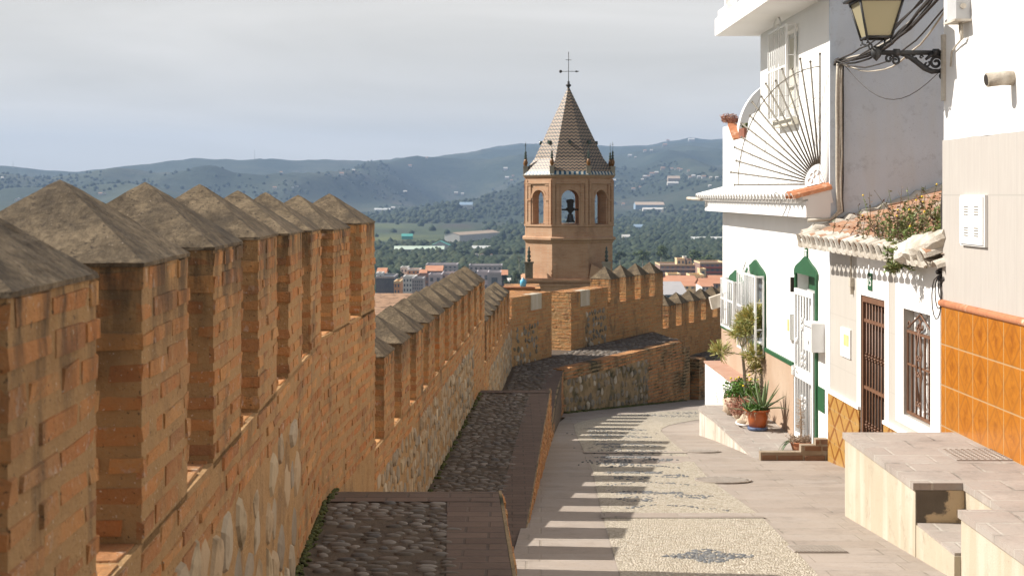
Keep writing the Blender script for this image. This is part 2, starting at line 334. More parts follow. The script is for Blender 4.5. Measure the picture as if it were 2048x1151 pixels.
t.i2(b,'Color1',(0.392,0.2113,0.1162)); t.i2(b,'Color2',(0.4633,0.2689,0.1609)); t.i2(b,'Mortar',(0.4158,0.2945,0.2029))
col=t.mix(t.map(t.noise(1.1,5),.4,.7,0,.6),b.outputs['Color'],(0.499,0.3393,0.2239)); col=t.mix(t.map(t.noise(.7,6,.65),.56,.7,0,.6),col,(0.2376,0.1408,0.09095))
M['towerb']=t.out(col,.9,t.bump(t.noise(14,4),.4,.03))
M['towerstone']=surf('pinnacle_stone',[(.28,.25,.2),(.36,.32,.26)],3,.9,.3,20,.02)
M['amber']=surf('amber_glaze',[(0.154,0.063,0.0126),(0.196,0.091,0.021)],3,.35,.1,20,.01,spec=.5)
M['dkgreen']=surf('dark_green_glaze',[(.02,.035,.025),(.03,.05,.035)],3,.3,.1,20,.01,spec=.5)
t=NT('zigzag_roof_tile'); uvn=t.sep(t.tc.outputs['UV'])
pp=t.math('PINGPONG',t.math('DIVIDE',uvn[0],.26),.5); v=t.math('FRACT',t.math('ADD',t.math('DIVIDE',uvn[1],.235),t.math('MULTIPLY',pp,1.15)))
col=t.ramp(v,[(0,(0.01583,0.0248,0.03604)),(.48,(0.3506,0.2728,0.1872)),(.74,(0.2488,0.1488,0.09702)),(.9,(0.3393,0.2666,0.1872))],True)
col=t.mix(t.map(t.noise(2,4),.4,.7,0,.25),col,(.25,.19,.14))
low=t.map(uvn[1],.22,.26,1,0)
sv=t.math('FRACT',t.math('DIVIDE',uvn[0],.30)); c2=t.ramp(sv,[(0,(.03,.09,.15)),(.5,(.50,.47,.4))],True)
col=t.mix(low,col,c2)
M['zig']=t.out(col,.4,t.bump(t.math('FRACT',t.math('DIVIDE',uvn[1],.117)),.4,.03))
HAZE=1.1e-4; HAZEC=(.42,.61,.92); SKYMIX=(.95,1.0); CLOUD=(10.0,9.6,8.95); SKYS=.053; SUN=5.0; EXPO=0.62
M['mortarf']=wall('wall_mortar')
UP=(0,0,1)
def bricks(mb, fr, s0,s1,t0,t1, L=.255, course=.076, bh=.048, p=.0035, bev=.005, mask=None, seed=0, irr=.007):
    r=random.Random(seed); nrow=max(1,int(round((t1-t0)/course))); ch=(t1-t0)/nrow
    for k in range(nrow):
        tz=t0+k*ch+(ch-bh)/2; s=s0-(r.random()*L)
        while s<s1:
            l=L*r.uniform(.75,1.12) if r.random()>.2 else L*.5
            a,b=max(s,s0),min(s+l-.016,s1); s+=l
            if b-a<.03: continue
            if mask and not mask((a+b)/2,tz+bh/2): continue
            h0=tz+r.uniform(-irr,irr); h1=tz+bh+r.uniform(-irr,irr); d=p+r.uniform(-.004,.004)
            j=lambda: r.uniform(-irr,irr)
            bi=[mb.V(q,fr) for q in ((a,h0,-.012),(b,h0,-.012),(b,h1,-.012),(a,h1,-.012))]
            ea=bev if a>s0+1e-4 else -d*.7; eb=bev if b<s1-1e-4 else -d*.7
            fi=[mb.V(q,fr) for q in ((a+ea+j()*.6,h0+bev+j()*.6,d+j()*.5),(b-eb+j()*.6,h0+bev+j()*.6,d+j()*.5),(b-eb+j()*.6,h1-bev+j()*.6,d+j()*.5),(a+ea+j()*.6,h1-bev+j()*.6,d+j()*.5))]
            mb.F(fi)
            for q in range(4): mb.F((bi[q],bi[(q+1)%4],fi[(q+1)%4],fi[q]))
def rubble(mb, fr, s0,s1,t0,t1, size=.17, h=.02, seed=0, mask=None, flat=1.0, fill=.9, asp=1.35):
    r=random.Random(seed); t=t0
    while t<t1-size*.2:
        s=s0+r.uniform(-.3,.2)*size
        while s<s1:
            w=size*r.uniform(.55,1.35)
            a=s+w/2; b=t+size*.5+r.uniform(-.22,.22)*size
            if r.random()<.82 and s0+w*.3<a<s1-w*.25 and (mask is None or mask(a,b)):
                mb.stone(fr,a,b,w*.5*fill,size*.5*fill*r.uniform(.6,1.25),r.uniform(-.6,.6)*flat,h*r.uniform(.3,1.4),n=9,ir=.42,sm=False)
            s+=w
        t+=size*.92
def cap(mb, fr, a0,a1,c0,c1,z0,h,n=12,over=.006,amp=.006):
    a0-=over;a1+=over;c0-=over;c1+=over; g={}
    ph=R.random()*100
    for i in range(n+1):
        for j in range(n+1):
            s=2*i/n-1; t=2*j/n-1
            m=max(abs(s),abs(t))
            z=h*max(0,1-m) ; a=lerp(a0,a1,i/n); c=lerp(c0,c1,j/n)
            if m<.03: z=min(z,h*.98)
            q=Vector((a*11+ph,c*11,z*11)); d=(noise.noise(q*1.6)*amp*.30+noise.noise(q*4.1)*amp*.45)
            edge=(i in(0,n)) or (j in(0,n))
            q2=Vector((a*9+ph,c*9,5)); ex=noise.noise(q2)*.008
            g[i,j]=mb.V((a+ (ex if i in(0,n) else 0),z0+z+d*(.6 if edge else 1),c+(ex if j in(0,n) else 0)),fr)
    for i in range(n):
        for j in range(n):
            s=(i+.5)-n/2; t=(j+.5)-n/2
            p=(g[i,j],g[i+1,j],g[i+1,j+1],g[i,j+1])
            if s*t>0: mb.F((p[0],p[1],p[2]));mb.F((p[0],p[2],p[3]))
            else: mb.F((p[0],p[1],p[3]));mb.F((p[1],p[2],p[3]))
    rim=[(i,0) for i in range(n)]+[(n,j) for j in range(n)]+[(i,n) for i in range(n,0,-1)]+[(0,j) for j in range(n,0,-1)]
    low=[]
    for (i,j) in rim:
        a=lerp(a0,a1,i/n);c=lerp(c0,c1,j/n); low.append(mb.V((a,z0-.010,c),fr))
    for k in range(len(rim)):
        k2=(k+1)%len(rim); mb.F((g[rim[k]],low[k],low[k2],g[rim[k2]]))
    mb.F(low)
def subbox(mb,fr,a0,a1,b0,b1,c0,c1): mb.box(a0,a1,b0,b1,c0,c1,fr=fr)
def faceframe(fr,side,a0,a1,c0,c1):
    u,v,w=fr.u,fr.v,fr.w
    if side=='street': return Fr(fr.pt(0,0,c1),u,v,w)
    if side=='back': return Fr(fr.pt(0,0,c0),u,v,-w)
    un=u.normalized()
    if side=='near': return Fr(fr.pt(a0,0,0),w,v,-un)
    if side=='far': return Fr(fr.pt(a1,0,0),w,v,un)
def merlon(fr, parent, a0,a1,zs,zc,hc,T=.53,n=12,seed=0,label=None):
    r=random.Random(seed)
    mb=MB(fr); mb.mi=1
    mb.box(a0,a1,zs-.02,zc,-T,0)
    mb.mi=0
    for sd in ('street','near','far','back'):
        F_=faceframe(fr,sd,a0,a1,-T,0)
        s0,s1=(a0,a1) if sd in('street','back') else (-T,0)
        bricks(mb,F_,s0,s1,zs,zc-.004,seed=seed*7+len(sd),L=.27)
    o=obj('merlon',mb,[M['brick'],M['mortar']],parent)
    cb=MB(fr); cap(cb,fr,a0,a1,-T,0,zc,hc*r.uniform(.96,1.04),n)
    obj('coping',cb,M['cap'],o)
    return o
def wall_section(label, fr, a0,a1, zbase, zsill, merl, zstone=None, stone_rng=None, T=.53, hc=.2, n=12, size=.17, seed=1, brickrows=True, group=None, sillz=None, rmat='stone'):
    base=fr.pt(a0,zbase,-T/2)
    w=thing('parapet_wall',base,label,'wall',group)
    mb=MB(fr); mb.box(a0,a1,zbase-1.5,zsill,-T,0)
    # sloping worn sill bricks in each crenel come from the top of the core
    obj('wall_core',mb,M['mortarf'],w)
    sf=faceframe(fr,'street',a0,a1,-T,0)
    bm=MB(fr)
    if zstone is None: bricks(bm,sf,a0,a1,zbase-.05,zsill,seed=seed)
    else:
        s0,s1=stone_rng
        def edge(t): return .07*math.sin(t*9.0)
        bricks(bm,sf,a0,a1,zbase-.05,zsill,seed=seed,mask=lambda s,t: not (s0+edge(t)<s<s1+edge(t+3) and t<zstone))
        st=MB(fr); rubble(st,sf,s0+.05,s1-.02,zbase-.05,zstone-.02,size=size,seed=seed+3,h=.015)
        obj('rubble_panel',st,M[rmat],w)
    # sill bricks laid on top + ends
    tf=Fr(fr.pt(0,zsill,0),fr.u,-fr.w,Vector(UP)); bricks(bm,tf,a0,a1,0,T,L=.25,course=.13,bh=.115,p=.006,seed=seed+9)
    ff=faceframe(fr,'far',a0,a1,-T,0); bricks(bm,ff,-T,0,zbase-1.2,zsill,seed=seed+4)
    nf=faceframe(fr,'near',a0,a1,-T,0); bricks(bm,nf,-T,0,zbase-1.2,zsill,seed=seed+5)
    obj('brickwork',bm,M['brickf'],w)
    for k,(m0,m1,zc,h,zs) in enumerate(merl):
        merlon(fr,w,m0,m1,zs,zc,h,T,n,seed*31+k)
    return w
FA=Fr((-.717,0,0),(-.0436,1,0),UP,Vector((1,.0436,0)).normalized())
FB=Fr((-1.477,0,0),(.0506,1,0),UP,Vector((1,-.0506,0)).normalized())
FR_=Fr((1.33-.516*32.1,0,0),(.516,1,0),UP,Vector((1,-.516,0)).normalized())
zc1=[-.157]*4+[-.168,-.178]
mer=[]
for i in range(-2,7):
    a=2.305+(i-1)*1.0
    zc=-.157 if i<5 else (-.170 if i==5 else -.182)
    mer.append((a,a+.575,zc,.205 if i<5 else .2,-.81))
wall_section('long crenellated brick wall at the left edge, its big merlons nearest the viewer',FA,-1.6,7.89,-1.74,-.81,mer,zstone=-1.02,stone_rng=(-1.6,6.75),hc=.2,n=24,size=.215,seed=3)
wall_section('tall brick wall end with two merlons where the near wall bends beside the dark landing',FB,7.9,10.04,-1.74,-.80,[(8.36,8.95,-.2,.205,-.80),(9.42,10.02,-.185,.2,-.80)],n=18,seed=5)
# the tall pier goes on down to the lower walk
wall_section('middle run of the wall, eleven merlons marching down beside the cobbled walk',FB,10.05,21.1,-2.78,-1.80,[(10.5+i,11.07+i,-1.19-.006*i,.22,-1.80) for i in range(11)],zstone=-2.02,stone_rng=(10.1,18.9),n=12,seed=8,size=.15)
wall_section('far lower run of the wall, small merlons in front of the brick passage',FB,21.11,29.0,-3.5,-2.5,[(x,x+.57,-1.90,.21,-2.5) for x in (21.5,22.5,23.5,24.55,25.6,26.6,27.6)],zstone=-2.72,stone_rng=(22.0,29.0),n=8,seed=11,size=.15)
# low wall with a pale stone, left side of the passage
ua=Vector((.86,1.9,0)); ua.normalize(); FW=Fr((0,29.0,0),ua,UP,Vector((ua.y,-ua.x,0)))
def plain_wall(label,fr,a0,a1,zb,zt,T,stone=None,block=None,seed=1,name='brick_wall',cap_bricks=True,mat='brickf',smat='stoned',size=.16,cat='wall',endbricks=True):
    w=thing(name,fr.pt(a0,zb,-T/2),label,cat)
    mb=MB(fr); mb.box(a0,a1,zb-1.2,zt,-T,0); obj('wall_core',mb,M['mortarf'] if mat=='brickf' else M['mortard'],w)
    sf=faceframe(fr,'street',a0,a1,-T,0); bm=MB(fr)
    msk=None
    def inblock(s,t): return block and block[0]-.01<s<block[1]+.01 and t>block[2]
    def instone(s,t): return stone and stone[0]<s<stone[1] and t<stone[2]
    bricks(bm,sf,a0,a1,zb-.05,zt,seed=seed,mask=lambda s,t: not(inblock(s,t) or instone(s,t)))
    if endbricks:
        bricks(bm,faceframe(fr,'near',a0,a1,-T,0),-T,0,zb-.05,zt,seed=seed+1); bricks(bm,faceframe(fr,'far',a0,a1,-T,0),-T,0,zb-.05,zt,seed=seed+2)
    tf=Fr(fr.pt(0,zt,0),fr.u,-fr.w,Vector(UP)); bricks(bm,tf,a0,a1,0,T,L=.28,course=.14,bh=.125,p=.008,seed=seed+9)
    obj('brickwork',bm,M[mat],w)
    if stone:
        st=MB(fr); rubble(st,sf,stone[0],stone[1],zb-.05,stone[2],size=size,seed=seed+3,h=.02,fill=.78); obj('rubble_panel',st,M[smat],w)
    if block:
        b=MB(fr); b.box(block[0],block[1],block[2],zt+.012,-.2,.015); obj('ashlar_block',b,M['cream'],w,label='pale cut stone let into the brick')
    return w
plain_wall('low brick wall with a pale stone and dark cobble panel, left of the passage',FW,0,2.08,-3.5,-2.1,1.1,stone=(.05,1.35,-2.75),block=(.95,1.5,-2.42),seed=21)
plain_wall('brick wall end right of the sunlit passage, pale stone near its top corner',FR_,32.1,33.95,-3.5,-2.2,.5,stone=(32.75,33.9,-2.72),block=(32.55,33.0,-2.55),seed=23)
mr=[(33.97+.86*k+ (0.0),33.97+.86*k+.5,-2.01,.29,-2.6) for k in range(4)]
mr=[(a+.12,b+.12,c,d,e) for a,b,c,d,e in mr]
wall_section('high brick wall below the bell tower with four tall merlons',FR_,33.96,37.15,-3.5,-2.6,mr,n=10,seed=25)
wall_section('farthest stretch of crenellated wall running behind the white house corner',FR_,37.16,45.0,-4.4,-3.5,[(37.53+.865*k,38.02+.865*k,-2.92,.29,-3.5) for k in range(8)],n=8,seed=27)
# ------------------------------------------------------------ walkways
def sheet(name,pts,mat,kind='structure',label=None,cat=None,nsub=0):
    mb=MB(); mb.F([mb.W(p) for p in pts]); return obj(name,mb,mat,kind=kind,label=label,cat=cat)
def slab(mb,pts,z,thick,mi=0):
    lo=[mb.W((x,y,z-thick)) for x,y in pts]; hi=[mb.W((x,y,z)) for x,y in pts]; mb.mi=mi
    mb.F(hi); mb.F(lo[::-1]); n=len(pts)
    for k in range(n): mb.F((lo[k],lo[(k+1)%n],hi[(k+1)%n],hi[k]))
def xA(Y,c=0): return -.0436*Y-.717+c
def xB(Y,c=0): return .0506*Y-1.477+c
mb=MB()
slab(mb,[(xA(-2),-2),(xA(-2,1.01),-2),(xA(8.33,1.01),8.33),(xB(8.33),8.33),(xB(7.9),7.9)],-1.74,1.6)
for k in range(3): 
    y0=8.33+.3*k; slab(mb,[(xB(y0),y0),(xB(y0,1.0),y0),(xB(y0+.3,1.0),y0+.3),(xB(y0+.3),y0+.3)],-1.74-.26*(k+1),1.2)
slab(mb,[(xB(9.23),9.23),(xB(9.23,.998),9.23),(xB(20.2,.998),20.2),(xB(20.2),20.2)],-2.78,1.2)
slab(mb,[(xB(8.33,.62),6.0),(xB(6.0,.9),6.0),(xB(9.23,.998),9.23),(xB(9.23,.62),9.23)],-2.782,1.2)
for k in range(2):
    y0=20.2+.3*k; slab(mb,[(xB(y0),y0),(xB(y0,1.0),y0),(xB(y0+.3,1.0),y0+.3),(xB(y0+.3),y0+.3)],-2.78-.24*(k+1),1.2)
E3=(1.02,28.4); E4=(4.08,34.0)
slab(mb,[(xB(20.8),20.8),(xB(20.8,1.0),20.8),E3,(2.35,30.9),E4,(3.62,36.5),(1.33,32.1),(.86,30.9),(-.05,29.05)],-3.5,1.5)
slab(mb,[(3.62,36.5),(4.08,34.0),(4.6,35.2),(5.44,36.3),(9.5,41.5),(6.3,41.8)],-4.4,1.3)
slab(mb,[(-.9,30.7),(.86,30.92),(1.34,32.12),(-.2,32.6)],-3.502,1.2)
obj('walkway',mb,M['earth'],kind='structure')
# cobbles: real stones set in rows
def cobbles(mb,xl,xr,y0,y1,z,row,L,h,seed):
    r=random.Random(seed); fr=Fr((0,0,z)); y=y0+row/2
    while y<y1:
        x=xl(y)+r.uniform(0,L*.5)
        while x<xr(y)-L*.25:
            l=L*r.uniform(.55,1.35); 
            if r.random()>.2:
                mb.stone(fr,x+l/2,y+r.uniform(-.25,.25)*row,l*.5*.92,row*.5*r.uniform(.5,.95),r.uniform(-.12,.12),h*r.uniform(.5,1.3),n=8)
            x+=l
        y+=row*r.uniform(.85,1.15)
mb=MB()
cobbles(mb,lambda y:xA(y,.03),lambda y:xA(y,.70),4.5,8.05,-1.74,.066,.095,.011,1)
cobbles(mb,lambda y:xB(y,.03),lambda y:xB(y,.71),9.5,20.1,-2.78,.075,.095,.012,2)
cobbles(mb,lambda y:xB(y,.03),lambda y:xB(y,.71)+max(0,(y-26)*.1),20.9,29.0,-3.5,.09,.12,.016,3)
cobbles(mb,lambda y:max(xB(y),-.0+.45*(y-29)) if y<30.9 else (.9+.39*(y-30.9) if y<32.1 else 1.36+.516*(y-32.1)),lambda y:E3[0]+(E4[0]-E3[0])*(y-28.4)/5.6-.35,29.05,34.6,-3.5,.10,.13,.016,4)
cobbles(mb,lambda y:1.4+.516*(y-32.1),lambda y:4.0-.17*(y-34),34.6,36.3,-3.5,.10,.13,.016,5)
cobbles(mb,lambda y:1.36+.516*(y-32.1),lambda y:4.4+.76*(y-35.0),36.6,40.5,-4.4,.11,.17,.03,6)
obj('walkway_cobbles',mb,M['cobble'],kind='stuff',label='dark rounded cobbles bedded in rows along the wall walk',cat='cobbles')
def strip(name,lx,rx,y0,y1,z,mat,n=6):
    mb=MB(); P=[]
    for k in range(n+1):
        y=lerp(y0,y1,k/n); P.append((mb.W((lx(y),y,z)),mb.W((rx(y),y,z))))
    for (a,b),(c,d) in zip(P,P[1:]): mb.F((a,b,d,c))
    return obj(name,mb,mat,kind='structure')
strip('walkway_border',lambda y:xA(y,.70),lambda y:xA(y,1.0),-1,8.05,-1.734,M['border'])
strip('walkway_border',lambda y:xA(y,.02) if y<7.9 else xB(y,.02),lambda y:xA(y,1.0),8.056,8.322,-1.733,M['border'],1)
strip('walkway_border',lambda y:xB(y,.71),lambda y:xB(y,.992),9.3,20.19,-2.773,M['border'])
strip('walkway_border',lambda y:xB(y,.02),lambda y:xB(y,.992),19.93,20.19,-2.766,M['border'],1)
strip('walkway_border',lambda y:xB(y,.71),lambda y:xB(y,.98)+max(0,(y-25.5)*.03),20.85,28.3,-3.493,M['border'])
mb=MB(); d=Vector((E4[0]-E3[0],E4[1]-E3[1],0)).normalized(); nn=Vector((-d.y,d.x,0))
mb.F([mb.W(p) for p in (Vector((E3[0],E3[1],-3.493))+d*.02+nn*.02,Vector((E4[0],E4[1],-3.493))+nn*.02,Vector((E4[0],E4[1],-3.493))+nn*.35,Vector((E3[0],E3[1],-3.493))+nn*.35)])
obj('walkway_border',mb,M['border'],kind='structure')
# retaining faces towards the street
FA1=Fr(FA.pt(0,0,1.02),FA.u,UP,FA.w); FB1=Fr(FB.pt(0,0,1.0),FB.u,UP,FB.w)
def retaining(label,fr,a0,a1,z0f,z1,T=.12,stone=None,seed=1,mat='brickf',size=.16,top=True):
    w=thing('retaining_wall',fr.pt(a0,z0f(a0),0),label,'wall'); mb=MB(fr)
    n=10
    for k in range(n):
        b0,b1=lerp(a0,a1,k/n),lerp(a0,a1,(k+1)/n); mb.box(b0,b1-.0005,min(z0f(b0),z0f(b1))-.3,z1,-T,0)
    obj('wall_core',mb,M['mortard'],w)
    bm=MB(fr)
    msk=(lambda s,t: t>z0f(s)-.05 and not (stone and stone[0]<s<stone[1] and t<stone[2]))
    lo=min(z0f(a0),z0f(a1))-.05
    bricks(bm,fr,a0,a1,z1-.076*int((z1-lo)/.076),z1,seed=seed,mask=msk,p=.009)
    tf=Fr(fr.pt(0,z1,0),fr.u,-fr.w,Vector(UP))
    if top: bricks(bm,tf,a0,a1,-.004,T,L=.12,course=T,bh=T-.004,p=.008,seed=seed+5)
    obj('brickwork',bm,M[mat],w)
    if stone:
        st=MB(fr); rubble(st,fr,stone[0],stone[1],lo,stone[2],size=size,seed=seed+2,h=.022,fill=.76); obj('rubble_panel',st,M['stoned'],w)
    return w
sz=lambda fr:(lambda a: street_z(fr.pt(a,0,0).y))
retaining('thin orange brick edge of the dark cobbled landing',FA1,-1.5,8.33,lambda a:-2.8,-1.7365,seed=41,T=.018,top=False)
retaining('low brick kerb wall between the sunken walk and the paved street',FB1,5.5,20.5,sz(FB1),-2.7765,seed=43,T=.025,top=False)
retaining('lowest kerb wall of the walk, level with the street',Fr((0,0,0),(1,0,0),UP,(0,-1,0)) if False else FB1,20.51,24.5,sz(FB1),-3.496,seed=44,T=.025,top=False)
FB2=Fr(FB.pt(24.51,0,1.0),(Vector((E3[0],E3[1],0))-FB.pt(24.51,0,1.0)),UP,FB.w); ln=FB2.u.length; FB2.u.normalize(); FB2.w=Vector((FB2.u.y,-FB2.u.x,0))
retaining('short curved brick kerb at the corner of the walk',FB2,0,ln,lambda a:street_z(24.5+a),-3.496,seed=45,T=.03,top=False)
FE=Fr((E3[0],E3[1],0),d,UP,Vector((d.y,-d.x,0))); LE=(Vector(E4)-Vector(E3)).length
retaining('stained stone and brick retaining wall across the end of the street',FE,0,LE,lambda a:street_z(28.4+a*d.y)-.02,-3.488,stone=(.05,4.3,-3.72),seed=47,mat='brickd',T=.25,size=.2)
# stepped brick buttresses at the right end of that wall
for k,(x0,y0,zt,wd,lab) in enumerate(((4.10,34.02,-3.66,.42,'tallest damp brick buttress at the end of the stone retaining wall'),(4.54,34.5,-3.98,.42,'middle damp brick buttress stepping down beside the street'))):
    fr=Fr((x0,y0,0),d,UP,Vector((d.y,-d.x,0))); w=thing('buttress',fr.pt(0,-5,0),lab,'buttress'); m_=MB(fr); m_.box(0,wd,-5.4,zt,-1.2,0); obj('core',m_,M['mortard'],w)
    b_=MB(fr); bricks(b_,fr,0,wd,-5.1,zt,seed=60+k); bricks(b_,Fr(fr.pt(0,zt,0),fr.u,-fr.w,Vector(UP)),0,wd,0,1.2,L=.2,course=.13,bh=.11,seed=70+k); bricks(b_,faceframe(fr,'near',0,wd,-1.2,0),-1.2,0,-5.1,zt,seed=80+k); obj('brickwork',b_,M['brickd'],w)
FE2=Fr((4.98,35.35,0),Vector((.62,.785,0)).normalized(),UP,Vector((.785,-.62,0)).normalized())
retaining('lowest plastered retaining wall below the farthest merlons',FE2,0,7.0,lambda a:street_z(35+a*.78)-.1,-4.388,seed=49,mat='brickd',T=.25)
# moss along the foot of the near wall
mb=MB(); r=random.Random(5)
for k in range(520):
    y=r.uniform(5.0,8.4); c=abs(r.gauss(0,.018))+.004
    p=(FA if y<7.9 else FB).pt(y,-1.735,c); s_=r.uniform(.004,.013); mb.blob(p,s_*1.3,s_*1.6,s_*.9,5,3,.5)
for k in range(150):
    y=r.uniform(9.5,20); p=FB.pt(y,-2.775,abs(r.gauss(0,.02))+.01); s_=r.uniform(.01,.025); mb.blob(p,s_*1.3,s_*1.6,s_*.8,5,3,.3)
for k in range(260):
    a=r.uniform(0,LE); p=FE.pt(a,street_z(28.4+a*d.y)+.0,abs(r.gauss(0,.03))+.01); s_=r.uniform(.02,.05); mb.blob(p,s_*1.5,s_*1.4,s_*.9,5,3,.3)
obj('moss',mb,M['moss'],kind='stuff',label='dark green moss growing along the foot of the walls',cat='moss')
# ------------------------------------------------------------ street
def unst(px,py):
    Y=12.0
    for _ in range(60):
        k=(py-HY)/f; Y2=-street_z(Y)/k; Y=.5*Y+.5*Y2
    Y=min(Y,40); return Vector(((px-1024)/f*Y,Y,street_z(Y)))
mb=MB(); ys=[-3,0,3,6,9,12,15,18]+[18+1.0*k for k in range(1,24)]
def sxl(y): return (xA(y,1.0) if y<5 else xB(y,.95)) if y<24 else (xB(24,.95)+ (y-24)*.11)
P=[(mb.W((sxl(y) if y<28 else -.2,y,street_z(y))),mb.W((14,y,street_z(y)))) for y in ys]
for (a,b),(c,e) in zip(P,P[1:]): mb.F((a,b,e,c))
obj('street',mb,M['flag'],kind='structure')
Lp=[(1240,1151),(1210,1050),(1195,985),(1185,940),(1165,895),(1152,868),(1148,849),(1165,842),(1200,835),(1250,828),(1320,823),(1400,819)]
Rp=[(1650,1165),(1590,1100),(1520,1030),(1420,960),(1370,905),(1340,880),(1322,862),(1325,856),(1338,850),(1360,845),(1390,840),(1440,834)]
Lp=[(1262,1230)]+Lp; Rp=[(1720,1230)]+Rp
L3=[unst(*p) for p in Lp]; R3=[unst(*p) for p in Rp]
mb=MB(); prev=None
for (a,b) in zip(L3,R3):
    row=[mb.W(a.lerp(b,k/6)+Vector((0,0,.004))) for k in range(7)]
    if prev:
        for k in range(6): mb.F((prev[k],prev[k+1],row[k+1],row[k]))
    prev=row
for idx in range(len(mb.v)): mb.v[idx].z=street_z(mb.v[idx].y)+.005
obj('pebble_paving',mb,M['pebble'],kind='structure')
def stx(y):  # left/right limits of the pebble strip at depth y
    return interp(sorted((p.y,p.x) for p in L3[:8]),y), interp(sorted((p.y,p.x) for p in R3[:8]),y)
mb=MB()
for (ya,yb) in ((12.42,12.72),(18.55,18.8),(7.6,7.9)):
    l,r_=stx(ya); l2,r2=stx(yb); mb.F([mb.W(p) for p in ((l-.02,ya,street_z(ya)+.010),(r_+.02,ya,street_z(ya)+.010),(r2+.02,yb,street_z(yb)+.010),(l2-.02,yb,street_z(yb)+.010))])
obj('paving_band',mb,M['flag'],kind='structure')
# dark pebble mosaic motifs: individual pebbles
mb=MB(); r=random.Random(11)
def peb(x,y,s=.017):
    z=street_z(y)+.004; mb.stone(Fr((0,0,z)),x,y,s*r.uniform(.8,1.5),s*r.uniform(.6,.9),r.uniform(0,3.1),.007,n=6)
cx,cy=1.44,10.42
for k in range(620):
    u_,v_=r.uniform(-1,1),r.uniform(-1,1); rad=math.hypot(u_,v_); th=math.atan2(v_,u_)
    if rad<.62+.33*abs(math.cos(th*2))**3 and not (.36<rad<.44 and r.random()<.8): peb(cx+u_*.35,cy+v_*.33)
def curve(pts,w,den):
    for (x0,y0),(x1,y1) in zip(pts,pts[1:]):
        n=int(max(2,math.hypot(x1-x0,y1-y0)*den))
        for k in range(n):
            t_=r.random(); peb(lerp(x0,x1,t_)+r.gauss(0,w),lerp(y0,y1,t_)+r.gauss(0,w),.017)
def scroll(cx,cy,R0,turn,a0,w=.02,den=70,sx=1,sy=1):
    curve([(cx+sx*R0*(1-k/26*.8)*math.cos(a0+turn*k/26),cy+sy*R0*(1-k/26*.8)*math.sin(a0+turn*k/26)) for k in range(26)],w,den)
for (cy,sg) in ((13.7,1),(15.6,-1),(17.4,1),(19.6,-1),(21.3,1),(23.0,-1)):
    l,r_=stx(cy); m_=(l+r_)/2; w_=(r_-l)/2
    scroll(m_-.42*w_,cy,.34*w_,sg*6.5,r.uniform(0,3),.03,34); scroll(m_+.42*w_,cy+.2,.30*w_,-sg*6.5,math.pi,.03,16)
    curve([(m_-.75*w_,cy-.7),(m_-.3*w_,cy-.42),(m_+.2*w_,cy-.5),(m_+.7*w_,cy-.8)],.03,34)
    for q in range(3): scroll(m_+(q-1.6)*.34*w_,cy+.55,.10*w_,6.3,q,.05,44)
for (px,py) in ((1215,868),(1240,892),(1262,905),(1230,925),(1290,830),(1350,832),(1375,826)):
    p=unst(px,py)
    for k in range(70): peb(p.x+r.gauss(0,.2),p.y+r.gauss(0,.2))
obj('pebble_mosaic',mb,M['darkpeb'],kind='structure')
def grate(name,px,py,rad,label,cat,round_=True):
    p=unst(px,py); g=thing(name,p,label,cat,None); nrm=Vector((0,.09,1)).normalized()
    fr=Fr(p+Vector((0,0,.006)),(1,0,0),Vector((0,1,-.09)).normalized(),nrm)
    m_=MB(fr)
    ring=[(math.cos(2*math.pi*k/36),math.sin(2*math.pi*k/36)) for k in range(36)]
    if round_:
        pts=[(rad*a,rad*b) for a,b in ring]; m_.prism(pts,-.01,.004)
        o_=obj('frame',m_,surf('grate_shadow',[(.04,.034,.028),(.06,.05,.04)],9,.9,.1),g)  # solid disc under the bars, its dark colour painted as shade in the slots
        b_=MB(fr); n=9
        for k in range(n):
            x=lerp(-rad*.92,rad*.92,k/(n-1)); hl=math.sqrt(max(0,(rad*.95)**2-x*x)); 
            ang=.9; 
            b_.prism([(x*math.cos(ang)-s*math.sin(ang)+q*math.cos(ang),x*math.sin(ang)+s*math.cos(ang)+q*math.sin(ang)) for s,q in ((-hl,-.013),(hl,-.013),(hl,.013),(-hl,.013))],.004,.014)
        for k in range(36):
            a,b=ring[k],ring[(k+1)%36]; b_.prism([(a[0]*rad,a[1]*rad),(a[0]*rad*1.09,a[1]*rad*1.09),(b[0]*rad*1.09,b[1]*rad*1.09),(b[0]*rad,b[1]*rad)],.0,.012)
        obj('bars',b_,M['grate'],g)
    else:
        m_.box(-rad,rad,-rad*.75,rad*.75,-.01,.006); b_=m_; b_.mi=1
        for i in range(13):
            for j in range(9): b_.box(-rad*.9+i*rad*.15-.012,-rad*.9+i*rad*.15+.012,-rad*.66+j*rad*.165-.01,-rad*.66+j*rad*.165+.01,.006,.011)
        obj('studded_plate',b_,[M['terr'],M['grate']],g)
    return g
grate('drain_grate',1408,903,.20,'round slotted drain grate in the paving, the one nearer the potted plants','drain')
grate('drain_grate',1446,961,.28,'larger round slotted drain grate beside the pebble strip, nearer the viewer','drain')
grate('manhole_cover',1634,1099,.20,'studded manhole cover in the flagstones by the tall plastered terrace','manhole cover',False)
